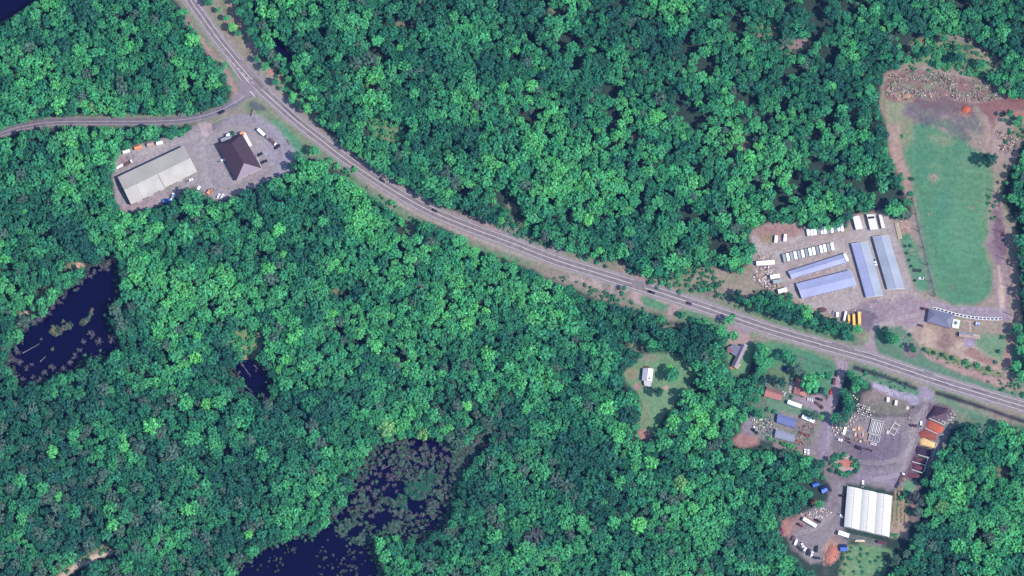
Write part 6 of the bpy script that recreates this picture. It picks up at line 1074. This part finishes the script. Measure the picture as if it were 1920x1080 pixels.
scatter([(640, 320), (700, 362), (760, 408), (840, 440), (880, 462), (1000, 510), (1090, 548), (1180, 586), (1240, 596), (1180, 560), (1060, 520), (940, 482), (850, 448), (760, 398), (700, 356)], .02, 1, 3, 'mid', .45)
scatter([(905, 405), (985, 428), (1040, 462), (1000, 456), (930, 432)], .03, 1, 3.5, 'mid'); scatter([(1165, 492), (1280, 528), (1400, 560), (1400, 580), (1270, 545), (1150, 500)], .02, 1, 3, 'mid', .4)
scatter([(1730, 655), (1800, 675), (1880, 700), (1876, 712), (1800, 690), (1728, 664)], .03, .7, 1.5, 'mid'); scatter([(1430, 818), (1500, 838), (1540, 900), (1520, 862)], .02, 1.5, 3.5, 'light'); scatter([(1640, 690), (1720, 728), (1700, 738), (1620, 712)], .008, 1, 2, 'mid')
for M_ in MATS[:2]: scatter(M_, .10, 1.2, 3.0, 'deep', .42)
for M_ in MATS[2:]: scatter(M_, .10, 1.0, 3.0, 'grey', .44)
scatter(SW, .02, 1.0, 3.4, 'grey', .5)
scatter(POND_C, .012, 1.0, 2.6, 'brown', .5); SW = [(690, 836), (900, 800), (920, 826), (850, 935), (840, 975), (760, 1004), (700, 990), (655, 980), (665, 890)]; scatter(SW, .016, 1.0, 2.6, 'brown', .4); scatter(SW, .016, 1.2, 4.0, 'grey', .42)
scatter([(700, 1010), (760, 1015), (780, 1080), (715, 1080)], .05, 1.5, 4, 'grey'); scatter([(825, 800), (920, 770), (960, 800), (900, 880), (850, 900)], .03, 2, 4.5, 'grey'); scatter([(850, 900), (900, 880), (880, 960), (840, 975)], .03, 2, 4.5, 'mid')
EDGE = [(215, 478), (190, 492), (160, 512), (145, 530), (118, 548), (96, 568), (70, 590), (48, 612), (36, 634), (14, 662), (12, 684), (26, 708), (40, 724)]
for i in range(230):
    k = rr.integers(len(EDGE)-1); t = rr.random(); p_ = np.array(EDGE[k])*(1-t)+np.array(EDGE[k+1])*t; us.append((p_[0]+rr.normal()*5, p_[1]+rr.normal()*5, rr.uniform(1.2, 3.4), 'brown' if rr.random() < .6 else 'grey'))
for pnd, nn in ((POND_A, 260), (POND_B, 70), (POND_C, 620)):
    for i in range(nn):
        k = rr.integers(len(pnd)); t = rr.random(); p_ = np.array(pnd[k])*(1-t)+np.array(pnd[(k+1) % len(pnd)])*t
        if p_[1] < 1100: us.append((p_[0]+rr.normal()*4.5, p_[1]+rr.normal()*4.5, rr.uniform(1.0, 3.2), ['grey', 'mid', 'grey', 'brown'][rr.integers(4)]))
scatter([(1590, 1022), (1660, 1036), (1680, 1080), (1570, 1080)], .008, 1, 3, 'mid'); scatter([(1660, 1036), (1700, 1030), (1690, 1080), (1655, 1080)], .03, 2, 5, 'grey')
for e in isl: scatter(e, .05, 1.2, 3, 'grey')
us = [u for u in us if segdist(HWY, np.array([u[0]]), np.array([u[1]]))[0] > 13.5]
um = {}
it = iter(us); tones_ = [u[3] for u in us]; ci_ = [0]
def ut(x, y):
    t = tones_[ci_[0]]; ci_[0] += 1; c = T_(TONES[t])*rr.uniform(.7, 1.2); return c*np.array([1, rr.uniform(.85, 1.1), 1])
mass('undergrowth', [(u[0], u[1], u[2]) for u in us], SHR, ut, lambda R: R*1.2, 'low bushes and marsh growth in the glades, on the verges and in the swamp', 'undergrowth', False)
# bare trees round the ponds and in the swamp
BARE = '''212 484 8|205 492 7|198 500 8|190 504 7|203 505 6|178 510 6|170 518 6|216 490 5|160 516 5|152 528 5|146 540 5|120 556 6|110 565 6|100 574 7|92 586 7|82 592 7|76 600 8|66 604 7|60 600 6|218 545 4|172 628 10|186 640 9|210 636 11|158 640 7|150 655 7|140 668 8|132 680 7|120 690 7|98 690 9|84 700 8|74 712 8|62 706 6|50 690 7|38 680 8|28 676 8|34 660 7|24 700 8|44 712 7|55 718 6|20 668 6|78 635 4|60 682 5|174 580 4|116 618 5|126 612 5
494 742 6|502 752 8|498 690 8|488 682 5|455 684 4|480 694 3|448 698 4
700 850 6|712 862 6|725 848 7|735 860 6|748 850 6|720 875 6|738 878 7|752 868 6|765 858 7|778 850 7|790 842 7|800 850 7|810 862 6|795 870 7|780 875 6|765 885 7|748 892 6|730 898 6|712 890 7|700 905 6|690 915 7|704 925 6|720 915 6|740 908 6|688 895 6|676 925 6|815 842 7|828 852 6|840 862 7|850 872 6|862 862 6|872 850 6|884 840 7|896 828 7|880 820 7|905 815 6|858 885 6|846 900 6|838 915 6|826 930 6|818 945 6|806 955 6|795 965 6|785 975 5|812 968 6|690 940 6|705 950 5|668 940 6|655 955 6|870 830 6|918 800 7|930 812 7|925 790 6|940 800 6|645 1045 4|625 1040 4|660 1060 4|640 1005 4'''
brr = random.Random(5); BX = []
while len(BX) < 110:
    x, y = brr.uniform(665, 915), brr.uniform(800, 1000)
    if inpoly(SW, np.array(x), np.array(y)) and not any(inpoly(m_, np.array(x), np.array(y)) for m_ in MATS[:2]): BX.append('%.1f %.1f %.1f' % (x, y, brr.uniform(3, 7)))
for i in range(24): x, y = brr.uniform(850, 940), brr.uniform(780, 900); BX.append('%.1f %.1f %.1f' % (x, y, brr.uniform(5, 8)))
BARE += '|'+'|'.join(BX)
for row in BARE.replace('\n', '|').split('|'):
    a = [float(v) for v in row.split()]; rrr = random.Random(int(a[0]*3+a[1])); R = a[2]*S*1.7; p = G(a[0], a[1]+2, 0)
    o = link(bpy.data.objects.new('bare_tree', rrr.choice(bareM))); o.location = (p.x, p.y, -1.2 if inpoly(POND_C, np.array(a[0]), np.array(a[1])) or inpoly(POND_A, np.array(a[0]), np.array(a[1])) or inpoly(POND_B, np.array(a[0]), np.array(a[1])) else 0)
    o.scale = (R, R, max(3, R*.9)); o.rotation_euler = (0, 0, rrr.uniform(0, 6.28)); tag(o, unique('leafless grey tree', a[0], a[1]), 'bare tree', 'bare trees round the ponds and swamp')
# fallen trunks on the ponds
for (x0_, y0_, x1_, y1_) in [(42, 662, 75, 644), (452, 680, 470, 706), (458, 722, 474, 736), (476, 684, 484, 692), (484, 680, 492, 688), (75, 678, 86, 668), (140, 690, 160, 676), (715, 880, 740, 868), (790, 900, 806, 880), (860, 870, 880, 862)]:
    a, b_ = G(x0_, y0_, 0), G(x1_, y1_, 0); mb = MB(); L = (b_-a).length; mb.tube((0, 0, 0), (L, 0, .15), .34, .12, 7)
    for k in range(3): mb.tube((L*(.5+.15*k), 0, .1), (L*(.6+.15*k), (-1)**k*1.2, .5), .1, .04, 4)
    o = mb.build('driftwood_log', barem, None, (a.x, a.y, -.42)); o.rotation_euler = (0, 0, math.atan2(b_.y-a.y, b_.x-a.x)); tag(o, unique('bleached dead log lying in the water', x0_, y0_), 'log', 'logs floating in the ponds')
# ------------------------------------------------------------------ the air between the ground and the camera
mb = MB(); mb.box((0, -400, 2045), (15000, 15000, 4115)); hz = mb.build('haze', [], None)
hm = bpy.data.materials.new('haze'); hm.use_nodes = True; hn = hm.node_tree.nodes; hn.remove(hn['Principled BSDF'])
pv = hn.new('ShaderNodeVolumePrincipled'); pv.inputs['Density'].default_value = HAZE; pv.inputs['Color'].default_value = (0.20, 0.30, 1.0, 1)
hm.node_tree.links.new(pv.outputs[0], hn['Material Output'].inputs['Volume']); hz.data.materials.append(hm); hz['kind'] = 'stuff'; tag(hz, 'thin blue air between the land and the sky', 'haze')
